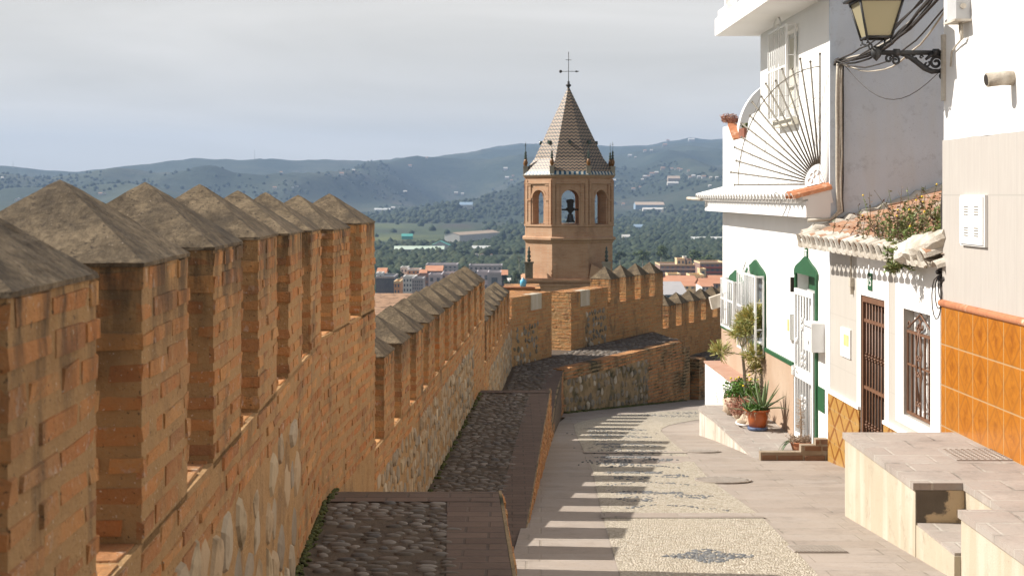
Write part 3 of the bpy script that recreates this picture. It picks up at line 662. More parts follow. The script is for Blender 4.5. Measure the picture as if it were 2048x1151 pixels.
# ------------------------------------------------------------ houses on the right
FH=Fr((4.3,0,0),(-.0225,1,0),UP,Vector((-1,-.0225,0)))
def fy(px): return 12229.0/(px-960)
def fz(py,Y): return -(py-HY)/f*Y
def facade(mb,a0,a1,b0,b1,ops,depth,c=0.0,fr=FH):
    A=sorted({a0,a1,*[o[0] for o in ops],*[o[1] for o in ops]}); B=sorted({b0,b1,*[o[2] for o in ops],*[o[3] for o in ops]})
    ins=lambda a,b: any(o[0]<a<o[1] and o[2]<b<o[3] for o in ops)
    for x0,x1 in zip(A,A[1:]):
        for y0,y1 in zip(B,B[1:]):
            if not ins((x0+x1)/2,(y0+y1)/2): mb.poly([(x0,y0,c),(x1,y0,c),(x1,y1,c),(x0,y1,c)],fr)
    for o0,o1,p0,p1 in ops:
        for q in (((o0,p0),(o1,p0)),((o1,p0),(o1,p1)),((o1,p1),(o0,p1)),((o0,p1),(o0,p0))):
            mb.poly([(q[0][0],q[0][1],c),(q[1][0],q[1][1],c),(q[1][0],q[1][1],c-depth),(q[0][0],q[0][1],c-depth)],fr)
def shell(mb,a0,a1,b0,b1,c0,c1,fr=FH):  # sides, back, top of a house body without its street face
    for q in ([(a0,b0,c0),(a0,b0,c1),(a0,b1,c1),(a0,b1,c0)],[(a1,b0,c0),(a1,b0,c1),(a1,b1,c1),(a1,b1,c0)],[(a0,b0,c0),(a1,b0,c0),(a1,b1,c0),(a0,b1,c0)],[(a0,b1,c0),(a1,b1,c0),(a1,b1,c1),(a0,b1,c1)]): mb.poly(q,fr)
def text(name,s,fr,size,mat,parent,depth=.003):
    cu=bpy.data.curves.new(name,'FONT'); cu.body=s; cu.size=size; cu.extrude=depth; cu.align_x='CENTER'; cu.align_y='CENTER'
    tmp=bpy.data.objects.new(name,cu); C.objects.link(tmp); bpy.context.view_layer.update()
    me=bpy.data.meshes.new_from_object(tmp.evaluated_get(bpy.context.evaluated_depsgraph_get())); C.objects.unlink(tmp); bpy.data.objects.remove(tmp)
    me.materials.clear(); me.materials.append(mat)
    for v in me.vertices: v.co=fr.pt(*v.co)
    o=bpy.data.objects.new(name,me); C.objects.link(o); par(o,parent); return o
# --- near house with orange tile dado
h=thing('tiled_house',FH.pt(9,-2.1,-2),'near house at the right edge with orange glazed tile dado and beige tiles','house')
c=.06
mb=MB(FH); 
mb.poly([(3,.5,c),(13,.5,c),(13,9,c),(3,9,c)]); mb.poly([(13,-4,c),(13,-4,-7),(13,9,-7),(13,9,c)]); mb.poly([(3,9,c),(13,9,c),(13,9,-7),(3,9,-7)]); mb.poly([(3,-4,c),(3,9,c),(3,9,-7),(3,-4,-7)]); mb.poly([(3,-4,-7),(13,-4,-7),(13,9,-7),(3,9,-7)])
obj('plaster_wall',mb,M['white'],h)
mb=MB(FH); top=[]
n=60
pts=[(3,-.98)]+[(13.004,-.98)]+[(13.004-(10.0*k/n),.50+.014*noise.noise(Vector((k*.35,2,0)))+.008*noise.noise(Vector((k*1.3,7,0)))) for k in range(n+1)]
mb.prism(pts,-.02,c+.012); obj('tile_cladding',mb,M['btile'],h)
mb=MB(FH); mb.box(3,13.01,-2.6,-1.0,-.05,c+.022); obj('tile_dado',mb,M['otile'],h)
mb=MB(FH); mb.tube([(3,-.985,c+.014),(13.03,-.985,c+.014)],.035,10); obj('dado_rail',mb,M['terra'],h,label='rounded terracotta rail capping the dado')
mc=MB(FH); y0,y1=fy(1993),fy(1943); mc.box(y0,y1,-.435,.0,c,c+.04); o=obj('meter_cabinet',mc,M['wmetal'],h,label='flat white meter cabinet door with vent slots')
mb=MB(FH); mb.box(y0+.02,y1-.02,-.42,-.015,c+.04,c+.052)
obj('door_leaf',mb,M['wmetal'],o)
mb=MB(FH)
for cx in (.30,.72):
    for cz in (-.10,-.28):
        mb=MB(FH)
        for k in range(4): 
            a=lerp(y1,y0,cx); mb.box(a-.05,a+.05,cz-k*.022-.004,cz-k*.022+.004,c+.052,c+.055)
        obj('vent_slots',mb,M['rail'],o)
mb=MB(FH); mb.tube([(11.31,.925,-.1),(11.31,.93,.14),(11.32,.915,.27)],.058,12); o=obj('roof_spout',mb,M['dirtywhite'],h)
mb=MB(FH); mb.tube([(11.32,.915,.268),(11.32,.914,.276)],.045,12); obj('spout_mouth',mb,M['dark'],o)
jb=MB(FH); jb.box(12.28,12.52,1.52,1.72,c,c+.13); o=obj('junction_box',jb,M['gmetal'],h)
mb=MB(FH); mb.box(12.25,12.55,1.50,1.518,c,c+.15); mb.tube([(12.28,1.63,c+.07),(12.262,1.63,c+.07)],.025,10); obj('box_lid',mb,M['dirtywhite'],o)
mb=MB(FH); mb.tube([(12.4,1.5,c+.06),(12.42,1.42,c+.05),(12.4,1.36,c+.04),(12.55,1.33,c+.03),(12.72,1.28,c+.02),(12.75,1.15,c+.02)],.009,5); mb.tube([(12.36,1.5,c+.06),(12.36,1.40,c+.05),(12.4,1.36,c+.04)],.014,5); obj('box_cable',mb,M['cablew'],o)
# --- low house no. 15
h=thing('tiled_roof_house',FH.pt(15.2,-3.3,-2),'low pale house with brown iron door and weedy terracotta tile roof, number 15','house')
dY0,dY1,dZ0,dZ1=fy(1770),fy(1722),-3.25,-1.12
wY0,wY1,wZ0,wZ1=fy(1862),fy(1808),-2.22,-1.145
mb=MB(FH); facade(mb,13.0,17.5,-4.2,-.5,[(dY0,dY1,dZ0,dZ1),(wY0,wY1,wZ0,wZ1)],.14); shell(mb,13.0,17.499,-4.2,-.52,-5.5,0); obj('wall',mb,M['htile'],h)
mb=MB(FH)
def frame_plate(mb,a0,a1,b0,b1,wa,wb,c0,c1,top=True):
    mb.box(a0-wa,a0,b0,b1,c0,c1); mb.box(a1,a1+wa,b0,b1,c0,c1)
    if top: mb.box(a0-wa,a1+wa,b1,b1+wb,c0,c1)
frame_plate(mb,dY0,dY1,-2.42,dZ1,.16,.42,.0,.005)
frame_plate(mb,wY0,wY1,wZ0-.1,wZ1,.28,.5,.0,.006); mb.box(wY0,wY1,wZ0-.1,wZ0,.0,.008)
obj('white_surround',mb,M['white'],h)
for a0,a1 in ((dY1+.01,17.49),(wY1+.29,dY0-.01),(13.0,wY1+.28)):
    mb=MB(FH); mb.box(a0,a1,-4.2,-2.42,0,.022); o=obj('tile_dado',mb,M['ltile'],h); mb=MB(FH); mb.box(a0,a1,-2.42,-2.385,0,.035); obj('dado_cap',mb,M['white'],o)
# door
mb=MB(FH); mb.box(dY0,dY1,dZ0,dZ1,-.16,-.13); d_=obj('door',mb,M['dark'],h)
mb=MB(FH)
for a in (dY0+.001,dY1-.046): mb.box(a,a+.045,dZ0,dZ1,-.06,-.01)
mb.box(dY0+.046,dY1-.046,dZ1-.075,dZ1-.001,-.06,-.01)
obj('door_frame',mb,M['bmetal'],d_)
mb=MB(FH); nb=7
for z in (dZ1-.30,dZ1-1.05,dZ1-1.83): mb.box(dY0+.046,dY1-.046,z,z+.035,-.05,-.02)
for k in range(nb):
    a=lerp(dY0+.06,dY1-.06,(k+.5)/nb); mb.tube([(a,dZ0,-.035),(a,dZ1-.08,-.035)],.0105,6)
    for z in (dZ1-.68,dZ1-1.45):
        for q,(rr,dz) in enumerate(((.017,.03),(.026,0),(.017,-.03))): mb.tube([(a,z+dz-.012,-.035),(a,z+dz+.012,-.035)],[rr*.75,rr],6)
obj('door_grille',mb,M['bmetal'],d_)
# window
mb=MB(FH); mb.box(wY0,wY1,wZ0,wZ1,-.17,-.14); w_=obj('window',mb,surf('curtained_glass',[(.30,.31,.32),(.42,.42,.41)],2.5,.25,0,spec=.5),h)
mb=MB(FH)
for a in (wY0+.001,wY1-.06,(wY0+wY1)/2-.03): mb.box(a,a+.058,wZ0,wZ1,-.138,-.10)
mb.box(wY0+.06,wY1-.06,wZ1-.07,wZ1-.001,-.138,-.10); mb.box(wY0+.06,wY1-.06,wZ0,wZ0+.06,-.138,-.10)
mb.box(wY0+.12,(wY0+wY1)/2-.06,wZ0+.10,wZ1-.1,-.139,-.128)
obj('sash',mb,M['wmetal'],w_)
mb=MB(FH); ga0,ga1=wY0+.02,wY1-.02
mb.box(ga0,ga1,wZ1-.24,wZ1-.215,-.05,-.02); mb.box(ga0,ga1,wZ0+.02,wZ0+.045,-.05,-.02); mb.box(ga0,ga1,(wZ0+wZ1)/2-.03,(wZ0+wZ1)/2-.012,-.045,-.028)
for k in range(7):
    a=lerp(ga0,ga1,k/6); mb.box(a-.009,a+.009,wZ0+.03,wZ1-.215,-.045,-.026)
def spiral(mb,cx,cz,r0,r1,t0,t1,cc,rad,n=22,plane='ab'):
    mb.tube([(cx+lerp(r0,r1,k/n)*math.cos(lerp(t0,t1,k/n)),cz+lerp(r0,r1,k/n)*math.sin(lerp(t0,t1,k/n)),cc) for k in range(n+1)],rad,5)
am=(ga0+ga1)/2; zt=wZ1-.215
mb.tube([(ga0,zt+.02,-.035),(am-.06,zt+.16,-.035),(am,zt+.19,-.035),(am+.06,zt+.16,-.035),(ga1,zt+.02,-.035)],.011,5)
for s in (-1,1): spiral(mb,am+s*.05,zt+.07,.06,.015,math.pi*.5,math.pi*.5+s*5.5,-.035,.009); spiral(mb,am+s*.36,zt+.05,.045,.012,0,s*6,-.035,.008)
zm=(wZ0+wZ1)/2
for s in (-1,1):
    mb.tube([(am,zm+.36,-.02),(am+s*.09,zm+.12,-.018),(am+s*.05,zm,-.018),(am+s*.09,zm-.10,-.018),(am,zm-.36,-.02)],.009,5)
    for z in (.37,-.37,.08,-.08): spiral(mb,am+s*.035,zm+z,.035,.01,math.pi*(0 if s<0 else 1),math.pi*(0 if s<0 else 1)+s*6,-.018,.008)
obj('window_grille',mb,M['bmetal'],w_)
mb=MB(FH); a0,a1=fy(1703),fy(1684); mb.box(a0,a1,-1.90,-1.56,0,.02); o=obj('meter_plate',mb,M['wmetal'],h,label='white framed plate with a yellowed label')
mb=MB(FH); mb.box(lerp(a0,a1,.12),lerp(a0,a1,.62),-1.76,-1.63,.02,.024); obj('plate_label',mb,surf('yellow_label',[(.55,.42,.16),(.62,.5,.25)],9),o)
def plate(px,py,s,h):
    Y=fy(px); z=fz(py,Y); mb=MB(FH); mb.box(Y-.085,Y+.085,z-.095,z+.095,.006,.016); o=obj('number_plate',mb,M['green'],h)
    mb=MB(FH); mb.box(Y-.062,Y+.062,z-.072,z+.072,.016,.0175); obj('plate_field',mb,M['wmetal'] if s=='13' else M['green'],o)
    text('digits',s,Fr(FH.pt(Y,z,.0178),Vector((.0225,-1,0)),UP,FH.w),.15,M['green'] if s=='13' else M['wmetal'],o)
plate(1742,563,'15',h)
mb=MB(FH); a=fy(1707); mb.tube([(a,-.62,.03),(a,-.98,.03)],.010,6); mb.box(a-.05,a+.03,-1.05,-.95,.0,.05); mb.box(a-.015,a+.015,-1.14,-1.05,0,.04); obj('conduit',mb,M['cablew'],h)
# roof: eave line skewed, rising towards +X
E0=Vector((3.60,17.47,-.53)); E1=Vector((3.86,12.99,-.56)); ev=(E1-E0).normalized(); upv=Vector((1,0,.325)).normalized()
rn=upv.cross(ev).normalized(); rn=rn if rn.z>0 else -rn
FT=Fr(E0,ev,upv,rn); LT=(E1-E0).length; D=2.6
mb=MB(FT); mb.box(0,LT,.10,D,-.07,.0); rf=obj('roof',mb,M['dirtywhite'],h)
mb=MB(FT); r=random.Random(3); nt=22; pit=LT/nt
def barrel(mb,fr,a,b0,b1,rad,c0,c1,n=6,th=.014,rad2=None):
    rad2=rad2 or rad; P=[]
    for (b,cc,rr) in ((b0,c0,rad),(b1,c1,rad2)):
        P.append([mb.V((a+rr*math.cos(math.pi*k/n),b,cc+rr*.8*math.sin(math.pi*k/n)),fr) for k in range(n+1)]+[mb.V((a+(rr-th)*math.cos(math.pi*k/n),b,cc+(rr-th)*.8*math.sin(math.pi*k/n)),fr) for k in range(n,-1,-1)])
    m=len(P[0])
    for k in range(m): mb.F((P[0][k],P[0][(k+1)%m],P[1][(k+1)%m],P[1][k]),False)
    for q in (0,1):
        for k in range(n): mb.F((P[q][k],P[q][k+1],P[q][m-2-k],P[q][m-1-k]))
for k in range(nt):
    a=(k+.5)*pit
    for j in range(7):
        b0=-.02+j*.37; barrel(mb,FT,a+r.uniform(-.008,.008),b0-.04,b0+.37,.092,.012+r.uniform(0,.012),-.006,rad2=.078)
    for j in range(7):
        b0=.06+j*.37; mb.poly([(a+pit*.28,b0,.006),(a+pit*.72,b0,.006),(a+pit*.72,b0+.36,.002),(a+pit*.28,b0+.36,.002)])
obj('roof_tiles',mb,M['rtile'],rf)
mb=MB(FT)   # whitewashed mortar tongues at the eave
for k in range(nt):
    a=(k+.5)*pit; w_=pit
    b=-.062
    mb.prism([(a-w_*.46,-.055),(a-w_*.2,-.02),(a,.075+r.uniform(-.01,.02)),(a+w_*.2,-.02),(a+w_*.46,-.055),(a+w_*.30,-.075),(a-w_*.30,-.075)],-.001,.03,Fr(FT.pt(0,-.085,0),FT.u,FT.w,-FT.v))
    if r.random()<.85: barrel(mb,FT,a,-.085,.11,.098,.012,.012)
    # lower scalloped course
    barrel(mb,FT,a+pit*.5,-.03,.25,.085,-.10,-.10)
obj('eave_mortar',mb,M['dirtywhite'],rf)
mb=MB(FT); 
P=[(.04+.03*noise.noise(Vector((k*.7,1,1))),lerp(-.02,2.6,k/30),.02+.02*noise.noise(Vector((k*.9,5,1)))) for k in range(31)]; mb.tube(P,[.10+.035*noise.noise(Vector((k*.8,3,3))) for k in range(31)],9)
obj('wall_mortar_fillet',mb,M['dirtywhite'],rf); mb=MB(FT)
P=[(LT-.80,-.03,-.02),(LT-.68,-.04,.02),(LT-.5,-.03,.045),(LT-.3,.0,.075),(LT-.12,.06,.09),(LT-.02,.2,.13)]; Q=[]
for k in range(25):
    t_=k/24*5; i_=min(4,int(t_)); Q.append(tuple(lerp(P[i_][j],P[i_+1][j],t_-i_) for j in range(3)))
mb.tube(Q,[.07+.045*min(1,k/8)+.016*R.uniform(-1,1) for k in range(25)],12)
mb.smooth=[False]*len(mb.smooth)
for v in mb.v: v+=Vector((noise.noise(v*5),noise.noise(v*5+Vector((9,0,0))),noise.noise(v*5+Vector((0,9,0)))))*.045+Vector((noise.noise(v*14),noise.noise(v*14+Vector((5,0,0))),noise.noise(v*14+Vector((0,5,0)))))*.018
obj('corner_mortar',mb,M['dirtywhite'],rf)
mb=MB(FT); mb.box(0.02,LT-.02,.12,.34,-.19,-.072); obj('eave_board',mb,M['white'],rf)
# weeds on the roof
wd=thing('roof_weeds',FT.pt(LT*.62,.55,0),'clump of tangled weeds with small yellow flowers growing on the old roof tiles','plant')
r=random.Random(21)
def sprig(mb,p,hgt,lean,nl,ls,lw=.5):
    d_=Vector((r.gauss(0,lean),r.gauss(0,lean),1)).normalized(); q=p+d_*hgt
    x=d_.cross(Vector((.3,.8,.1))).normalized()*.004
    mb.F([mb.W(v) for v in (p-x,p+x,q+x*.4,q-x*.4)])
    for k in range(nl):
        c_=p.lerp(q,r.uniform(.25,1)); a=Vector((r.gauss(0,1),r.gauss(0,1),r.uniform(-.3,1))).normalized(); b_=a.cross(Vector((r.gauss(0,1),r.gauss(0,1),r.gauss(0,1)))).normalized(); s_=ls*r.uniform(.5,1.3)
        mb.F([mb.W(v) for v in (c_,c_+a*s_*.5+b_*s_*lw*.5,c_+a*s_,c_+a*s_*.5-b_*s_*lw*.5)])
    return q
g_=MB(); pu=MB(); fl=MB()
for k in range(260):
    a=clampf(r.gauss(.72,.13),.25,.97)*LT; b=abs(r.gauss(.32,.28)); p=FT.pt(a,b,.05)
    tgt=g_ if (r.random()<.55 or a>LT*.8) else pu
    q=sprig(tgt,p,r.uniform(.10,.27)*(1.1 if a<LT*.75 else .75),.4,9,.042)
    if r.random()<.03: fl.blob(q,.013,.014,.012,5,3,.1)
for k in range(40):
    a=r.uniform(.15,.6)*LT; p=FT.pt(a,r.uniform(.0,1.2),.05); q=sprig(g_ if r.random()<.5 else pu,p,r.uniform(.15,.42),.4,6,.04)
    if r.random()<.15: fl.blob(q,.013,.013,.011,5,3,.1)
for k in range(120):   # hanging over the eave
    p=FT.pt(LT*clampf(r.gauss(.80,.035),.5,1),r.uniform(-.12,.25),.02); sprig(g_,p+Vector((0,0,-r.uniform(0,.22))),.1,.7,10,.06)
obj('green_stems',g_,M['weed'],wd); obj('dusky_stems',pu,M['purple'],wd); obj('flowers',fl,M['flower'],wd)
# --- tall white house no. 13
h=thing('white_house',FH.pt(21,-3.6,-2),'tall whitewashed house with green door and window surrounds, number 13','house')
gY0,gY1,gZ0,gZ1=fy(1634),fy(1595),-3.28,-1.05
W1=(fy(1486),fy(1462),-2.2,-1.45); W2=(fy(1531),fy(1496),-2.40,-1.25)
UW=(19.25,20.35,1.08,2.28)
mb=MB(FH); facade(mb,17.5,25.2,-5.2,-.24,[(gY0,gY1,gZ0,gZ1),W1,W2],.16); facade(mb,17.5,21.8,-.24,7,[UW],.14,c=-.002); shell(mb,17.503,25.2,-5.2,-.1,-8,0); 
mb.poly([(21.8,-.1,0),(21.8,7,0),(21.8,7,-8),(21.8,-.1,-8)]); mb.poly([(17.503,7,0),(21.8,7,0),(21.8,7,-8),(17.503,7,-8)])
obj('wall',mb,M['white'],h)
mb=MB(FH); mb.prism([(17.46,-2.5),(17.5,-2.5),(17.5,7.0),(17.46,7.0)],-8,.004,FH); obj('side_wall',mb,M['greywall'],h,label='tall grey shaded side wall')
# dado, green band
mb=MB(FH)
for a0,a1 in ((gY1+.16,25.21),): mb.box(a0,a1,-5.2,-2.34,0,.02)
obj('stucco_dado',mb,M['dado'],h)
mb=MB(FH); mb.box(gY1+.16,25.215,-2.34,-2.285,0,.035); obj('green_band',mb,M['green'],h)
a0,a1=fy(1650),fy(1637); mb=MB(FH); mb.box(a0,a1,-2.72,-2.42,0,.012); obj('green_patch',mb,M['green'],h,label='green painted square beside the door')
# surrounds
def ogee(a0,a1,b0,bs,bt):  # arch outline with shoulders and pointed top
    m=(a0+a1)/2; w=(a1-a0)/2
    L=[(-1,bs-.05),(-1,bs+.02),(-.9,bs+.10*(bt-bs)/.35),(-.72,bs+.16*(bt-bs)/.35),(-.62,lerp(bs,bt,.52)),(-.42,lerp(bs,bt,.66)),(-.2,lerp(bs,bt,.86)),(0,bt)]
    return [(m+x*w,y) for x,y in L]+[(m-x*w,y) for x,y in L[-2::-1]]
def surround(a0,a1,b0,b1,bt,wd,head,c1=.03):
    mb=MB(FH); mb.box(a0-wd,a0,b0,b1,0,c1); mb.box(a1,a1+wd,b0,b1,0,c1)
    pts=[(a0-wd,b1)]+ogee(a0-wd*1.4,a1+wd*1.4,b1,b1+head,bt)+[(a1+wd,b1)]
    mb.prism(pts[::-1],0,c1); return mb
dr=thing('x',(0,0,0),'x','x'); bpy.data.objects.remove(dr)
mb=MB(FH); mb.box(gY0,gY1,gZ0,gZ1,-.2,-.15); door=obj('door',mb,M['green'],h,label='green framed door behind a white barred gate')
obj('door_surround',surround(gY0,gY1,gZ0,gZ1,-.80,.07,.02),M['green'],door)
mb=MB(FH); mb.box(gY0+.02,gY1-.02,gZ0+.02,gZ1-.22,-.15,-.12); obj('door_panel',mb,M['gmetal'],door)
mb=MB(FH); gt=gZ1-.2; x0,x1=gY0+.015,gY1-.015
for a in (x0,x1-.06): mb.box(a,a+.06,gZ0+.03,gt,.01,.05)
for z,t_ in ((gt-.08,.08),(gZ0+.03,.07),(-2.44,.14)): mb.box(x0+.06,x1-.06,z,z+t_,.012,.048)
for k in range(6):
    a=lerp(x0+.06,x1-.06,(k+.5)/6); mb.tube([(a,gZ0+.09,.03),(a,gt-.08,.03)],.012,5)
for z in (gt-.46,gt-.92,gZ0+.55):
    for s in (-.09,.09):
        a=(x0+x1)/2+s
        for dz in (-.05,.05): spiral(mb,a,z+dz,.045,.012,0,6,.045,.011)
for a in (x0+.14,x1-.14): mb.blob(FH.pt(a,gt-.7,.04),.03,.03,.045,6,4,.0)
obj('barred_gate',mb,M['wmetal'],door)
mb=MB(FH); mb.box(x1-.05,x1-.005,-2.42,-2.3,.05,.085); mb.tube([(x1-.12,-2.32,.05),(x1-.12,-2.32,.1),(x1-.2,-2.34,.1)],.012,5); obj('handle',mb,M['wmetal'],door)
plate(1614,510,'13',h)
def bar_window(W,bt,nb,orn):
    a0,a1,b0,b1=W; mb=MB(FH); mb.box(a0,a1,b0,b1,-.2,-.16); w=obj('window',mb,M['glass'],h)
    mb=MB(FH)
    for a in (a0+.002,(a0+a1)/2-.03,a1-.062): mb.box(a,a+.06,b0,b1,-.158,-.12)
    mb.box(a0+.07,a1-.07,b1-.07,b1-.002,-.158,-.12); mb.box(a0+.07,a1-.07,b0+.002,b0+.07,-.158,-.12); obj('sash',mb,M['wmetal'],w)
    if bt is not None: obj('window_surround',surround(a0,a1,b0-.05,b1,bt,.05,.02),M['green'],w)
    mb=MB(FH); g0,g1,h0,h1=a0-.04,a1+.04,b0-.03,b1+.04; cc=.16
    for z in (h0,h1-.03,(h0+h1)/2+.05): mb.box(g0,g1,z,z+.028,cc-.012,cc+.012)
    for a in (g0,g1):
        for z in (h0,h1-.03): mb.box(a-.012,a+.012,z,z+.024,.03,cc)
        mb.box(a-.014,a+.014,h0,h1,cc-.014,cc+.014); mb.box(a-.012,a+.012,h0+.03,h1-.03,.03,.055)
    for k in range(nb): 
        a=lerp(g0,g1,(k+.5)/nb); mb.tube([(a,h0,cc),(a,h1,cc)],.010,5)
    for k in range(2):
        for a in (g0,g1): mb.tube([(a,lerp(h0,h1,(k+1)/3),.05),(a,lerp(h0,h1,(k+1)/3),cc)],.008,5)
    if orn:
        m_=(g0+g1)/2
        for s in (-1,1): spiral(mb,m_+s*.16,h1+.03,.09,.02,math.pi*(.5),math.pi*.5-s*5.5,cc,.010); mb.tube([(m_+s*.3,h1,cc),(m_+s*.12,h1+.12,cc),(m_,h1+.2,cc)],.010,5)
    obj('window_grille',mb,M['wmetal'],w); return w
bar_window(W1,-1.25,7,False); bar_window(W2,-1.0,9,True); bar_window(UW,None,9,True)
mb=MB(FH); mb.box(UW[0]-.08,UW[1]+.08,UW[2]-.12,UW[2]-.03,0,.10); mb.box(UW[0]+.05,UW[1]-.05,UW[2]+.05,UW[3]-.05,-.145,-.12); obj('shutter',mb,surf('cream_blind',[(.55,.52,.44),(.62,.59,.5)],3),h)
mb=MB(FH); a0,a1=fy(1650),fy(1634); mb.box(a0,a1,-1.96,-1.60,.0,.17); o=obj('mail_box',mb,M['wmetal'],h)
mb=MB(FH); mb.box(a0+.02,a1-.02,-1.66,-1.65,.17,.173); mb.box(a0+.12,a0+.16,-1.87,-1.83,.17,.173); obj('slot',mb,M['dark'],o)
mb=MB(FH); a=fy(1586); mb.box(a-.12,a+.12,-1.98,-1.62,0,.07); o=obj('meter_box',mb,M['white'],h); mb=MB(FH); mb.box(a-.09,a+.03,-1.86,-1.70,.07,.075); obj('meter_window',mb,bpy.data.materials['yellow_label'],o)
mb=MB(FH); a=fy(1590); mb.box(a-.03,a+.03,-1.32,-1.12,0,.06); obj('door_bell',mb,M['dark'],h)
# cornice with tile row
mb=MB(FH); mb.box(17.44,25.3,-.275,-.075,0,.30); obj('cornice',mb,M['white'],h)
FC=Fr(FH.pt(17.44,.075,.0),FH.u,Vector((-1,-.0225,-.22)).normalized(),Vector((-.2,0,1)).normalized())
mb=MB(FC); L_=7.9; mb.box(0,L_,.0,.30,-.17,-.01); mb.box(0,L_,.30,.36,-.06,-.01); npt=34
for k in range(npt):
    a=(k+.5)*L_/npt; barrel(mb,FC,a,-.02,.47,.104,-.012,-.03)
    barrel(mb,FC,a+L_/npt/2,.05,.40,.07,-.085,-.095)
obj('cornice_tiles',mb,M['white'],h)
mb=MB(FC); 
for k in range(2): a=(k+.5)*L_/npt-.02; barrel(mb,FC,a,-.02,.475,.112,-.006,-.022)
obj('bare_tiles',mb,M['terra'],h,label='bare red tiles at the end of the white cornice')
mb=MB(); mb.tube([FH.pt(25.0,-.075,.40),FH.pt(25.9,-.06,.52)],.03,8); obj('gutter_end',mb,M['dirtywhite'],h)
# roof slab above, terrace parapet
mb=MB(FH); mb.box(17.3,22.05,2.46,2.72,-.02,.66); mb.box(21.8,22.05,2.46,2.72,-8,-.02); obj('roof_slab',mb,M['white'],h)
mb=MB(FH); mb.box(21.2,22.0,2.72,2.84,.40,.62); mb.box(21.3,21.38,2.84,3.1,.45,.53); mb.box(21.85,21.93,2.84,3.1,.45,.53); mb.box(18,22,3.02,3.08,.45,.53); obj('roof_railing',mb,M['white'],h)
mb=MB(FH); mb.prism([(25.2,-.1),(25.2,1.20),(24.55,1.20),(24.1,.93),(23.0,.93),(22.75,1.22),(22.45,1.28),(21.81,1.30),(21.81,-.1)],-.18,-.004); obj('terrace_parapet',mb,M['white'],h)
mb=MB(FH); mb.prism([(24.57,1.20),(24.57,1.235),(24.06,.96),(24.08,.93)],-.2,.02); obj('parapet_coping',mb,M['terra'],h,label='sloping strip of terracotta coping')
mb=MB(FH); n=14
pts=[(-.10,.2)]+[(-.10-.75*(1-math.cos(math.pi/2*k/n)),.95+1.0*math.sin(math.pi/2*k/n)) for k in range(n+1)]+[(-.85,.2)]
FD=Fr(FH.pt(24.35,0,0),FH.w,UP,FH.u); mb.prism(pts,-.1,.1,FD); obj('curved_parapet',mb,M['white'],h)
# white spout block leaning out from the far corner
mb=MB(); o_=FH.pt(25.15,-1.86,.02); fr=Fr(o_,Vector((-1,0,-.34)).normalized(),Vector((0,1,0)),Vector((-.34,0,1)).normalized()); mb.box(-.1,.22,-.1,.1,-.09,.12,fr,.02); obj('wall_spout',mb,M['dirtywhite'],h)
# fan shaped security grille
fan=thing('fan_grille',FH.pt(17.6,.13,0),'large fan of iron bars spreading from the white house corner above the cornice','grille')
Cn=Vector((3.80,17.55,.135)); FF=Fr(Cn,Vector((-.56,.83,0)).normalized(),UP,Vector((-.83,-.56,0)))
mb=MB(FF); R0,R1=.25,1.56
for k in range(16):
    a=math.pi/2*k/15.0; rr=R1*(1.0+(.03 if k%2 else -.02)); 
    mb.tube([(R0*math.cos(a),R0*math.sin(a),0),(rr*math.cos(a),rr*math.sin(a),0)],.0095,5); mb.blob(FF.pt(rr*math.cos(a),rr*math.sin(a),0),.017,.017,.017,5,4,0)
obj('bar',mb,M['rail'],fan) if False else None
fan_bars=[]
for k in range(16):
    b_=MB(FF); a=math.pi/2*k/15.0; rr=R1*(1.0+(.03 if k%2 else -.02))
    b_.tube([(R0*math.cos(a),R0*math.sin(a),0),(rr*math.cos(a),rr*math.sin(a),0)],.0120,5); b_.blob(FF.pt(rr*math.cos(a),rr*math.sin(a),0),.018,.018,.018,5,4,0); obj('bar',b_,M['rail'],fan)
mb=MB(FF); mb.tube([(R1*.93*math.cos(t_*math.pi/60),R1*.93*math.sin(t_*math.pi/60),.008) for t_ in range(31)],.007,5); obj('rim',mb,M['rail'],fan)
mb=MB(FF); mb.prism([(0,0)]+[(R0*math.cos(t_*math.pi/24),R0*math.sin(t_*math.pi/24)) for t_ in range(13)],-.008,.008)
for q in range(3): 
    a=(q+.5)*math.pi/6; spiral(mb,.15*math.cos(a),.15*math.sin(a),.045,.012,0,6,.014,.007)
obj('hub_plate',mb,M['wmetal'],fan)
mb=MB(FF); r=random.Random(9)
for q in range(5):
    rr=R1*r.uniform(.45,1.0); mb.tube([(rr*(1+.05*r.gauss(0,1))*math.cos(t_*math.pi/28),rr*(1+.04*r.gauss(0,1))*math.sin(t_*math.pi/28),.012*r.gauss(0,1)) for t_ in range(15)],.0028,4)
obj('tangled_wire',mb,M['rail'],fan)
# ------------------------------------------------------------ street lamp
lp=thing('street_lamp',(4.02,13.05,1.2),'black iron wall lantern with cream panes on a scrolled bracket','street lamp')
LX,LY=3.33,13.0
mb=MB(); 
mb.tube([(LX,LY,1.30),(4.0,13.05,1.305)],.022,8); mb.box(3.965,3.99,12.98,13.10,.93,1.42)
for x in (3.52,3.88): mb.tube([(x-.028,13.02,1.304),(x+.028,13.02,1.304)],.034,8)
mb.lathe([(.0,-.05),(.02,-.03),(.045,.0),(.05,.05),(.03,.085)],(LX,LY,1.27),10)
obj('bracket_arm',mb,M['iron'],lp)
mb=MB(Fr((0,13.03,0),(1,0,0),UP,(0,-1,0)))
mb.tube([(3.56,1.285,0),(3.62,1.275,0),(3.70,1.225,0),(3.78,1.16,0),(3.85,1.13,0),(3.92,1.135,0),(3.965,1.17,0)],[.012,.02,.026,.026,.026,.022,.016],6)
mb.tube([(3.79,1.24,0),(3.83,1.275,0),(3.89,1.285,0),(3.94,1.25,0),(3.968,1.20,0)],[.012,.02,.022,.02,.016],6)
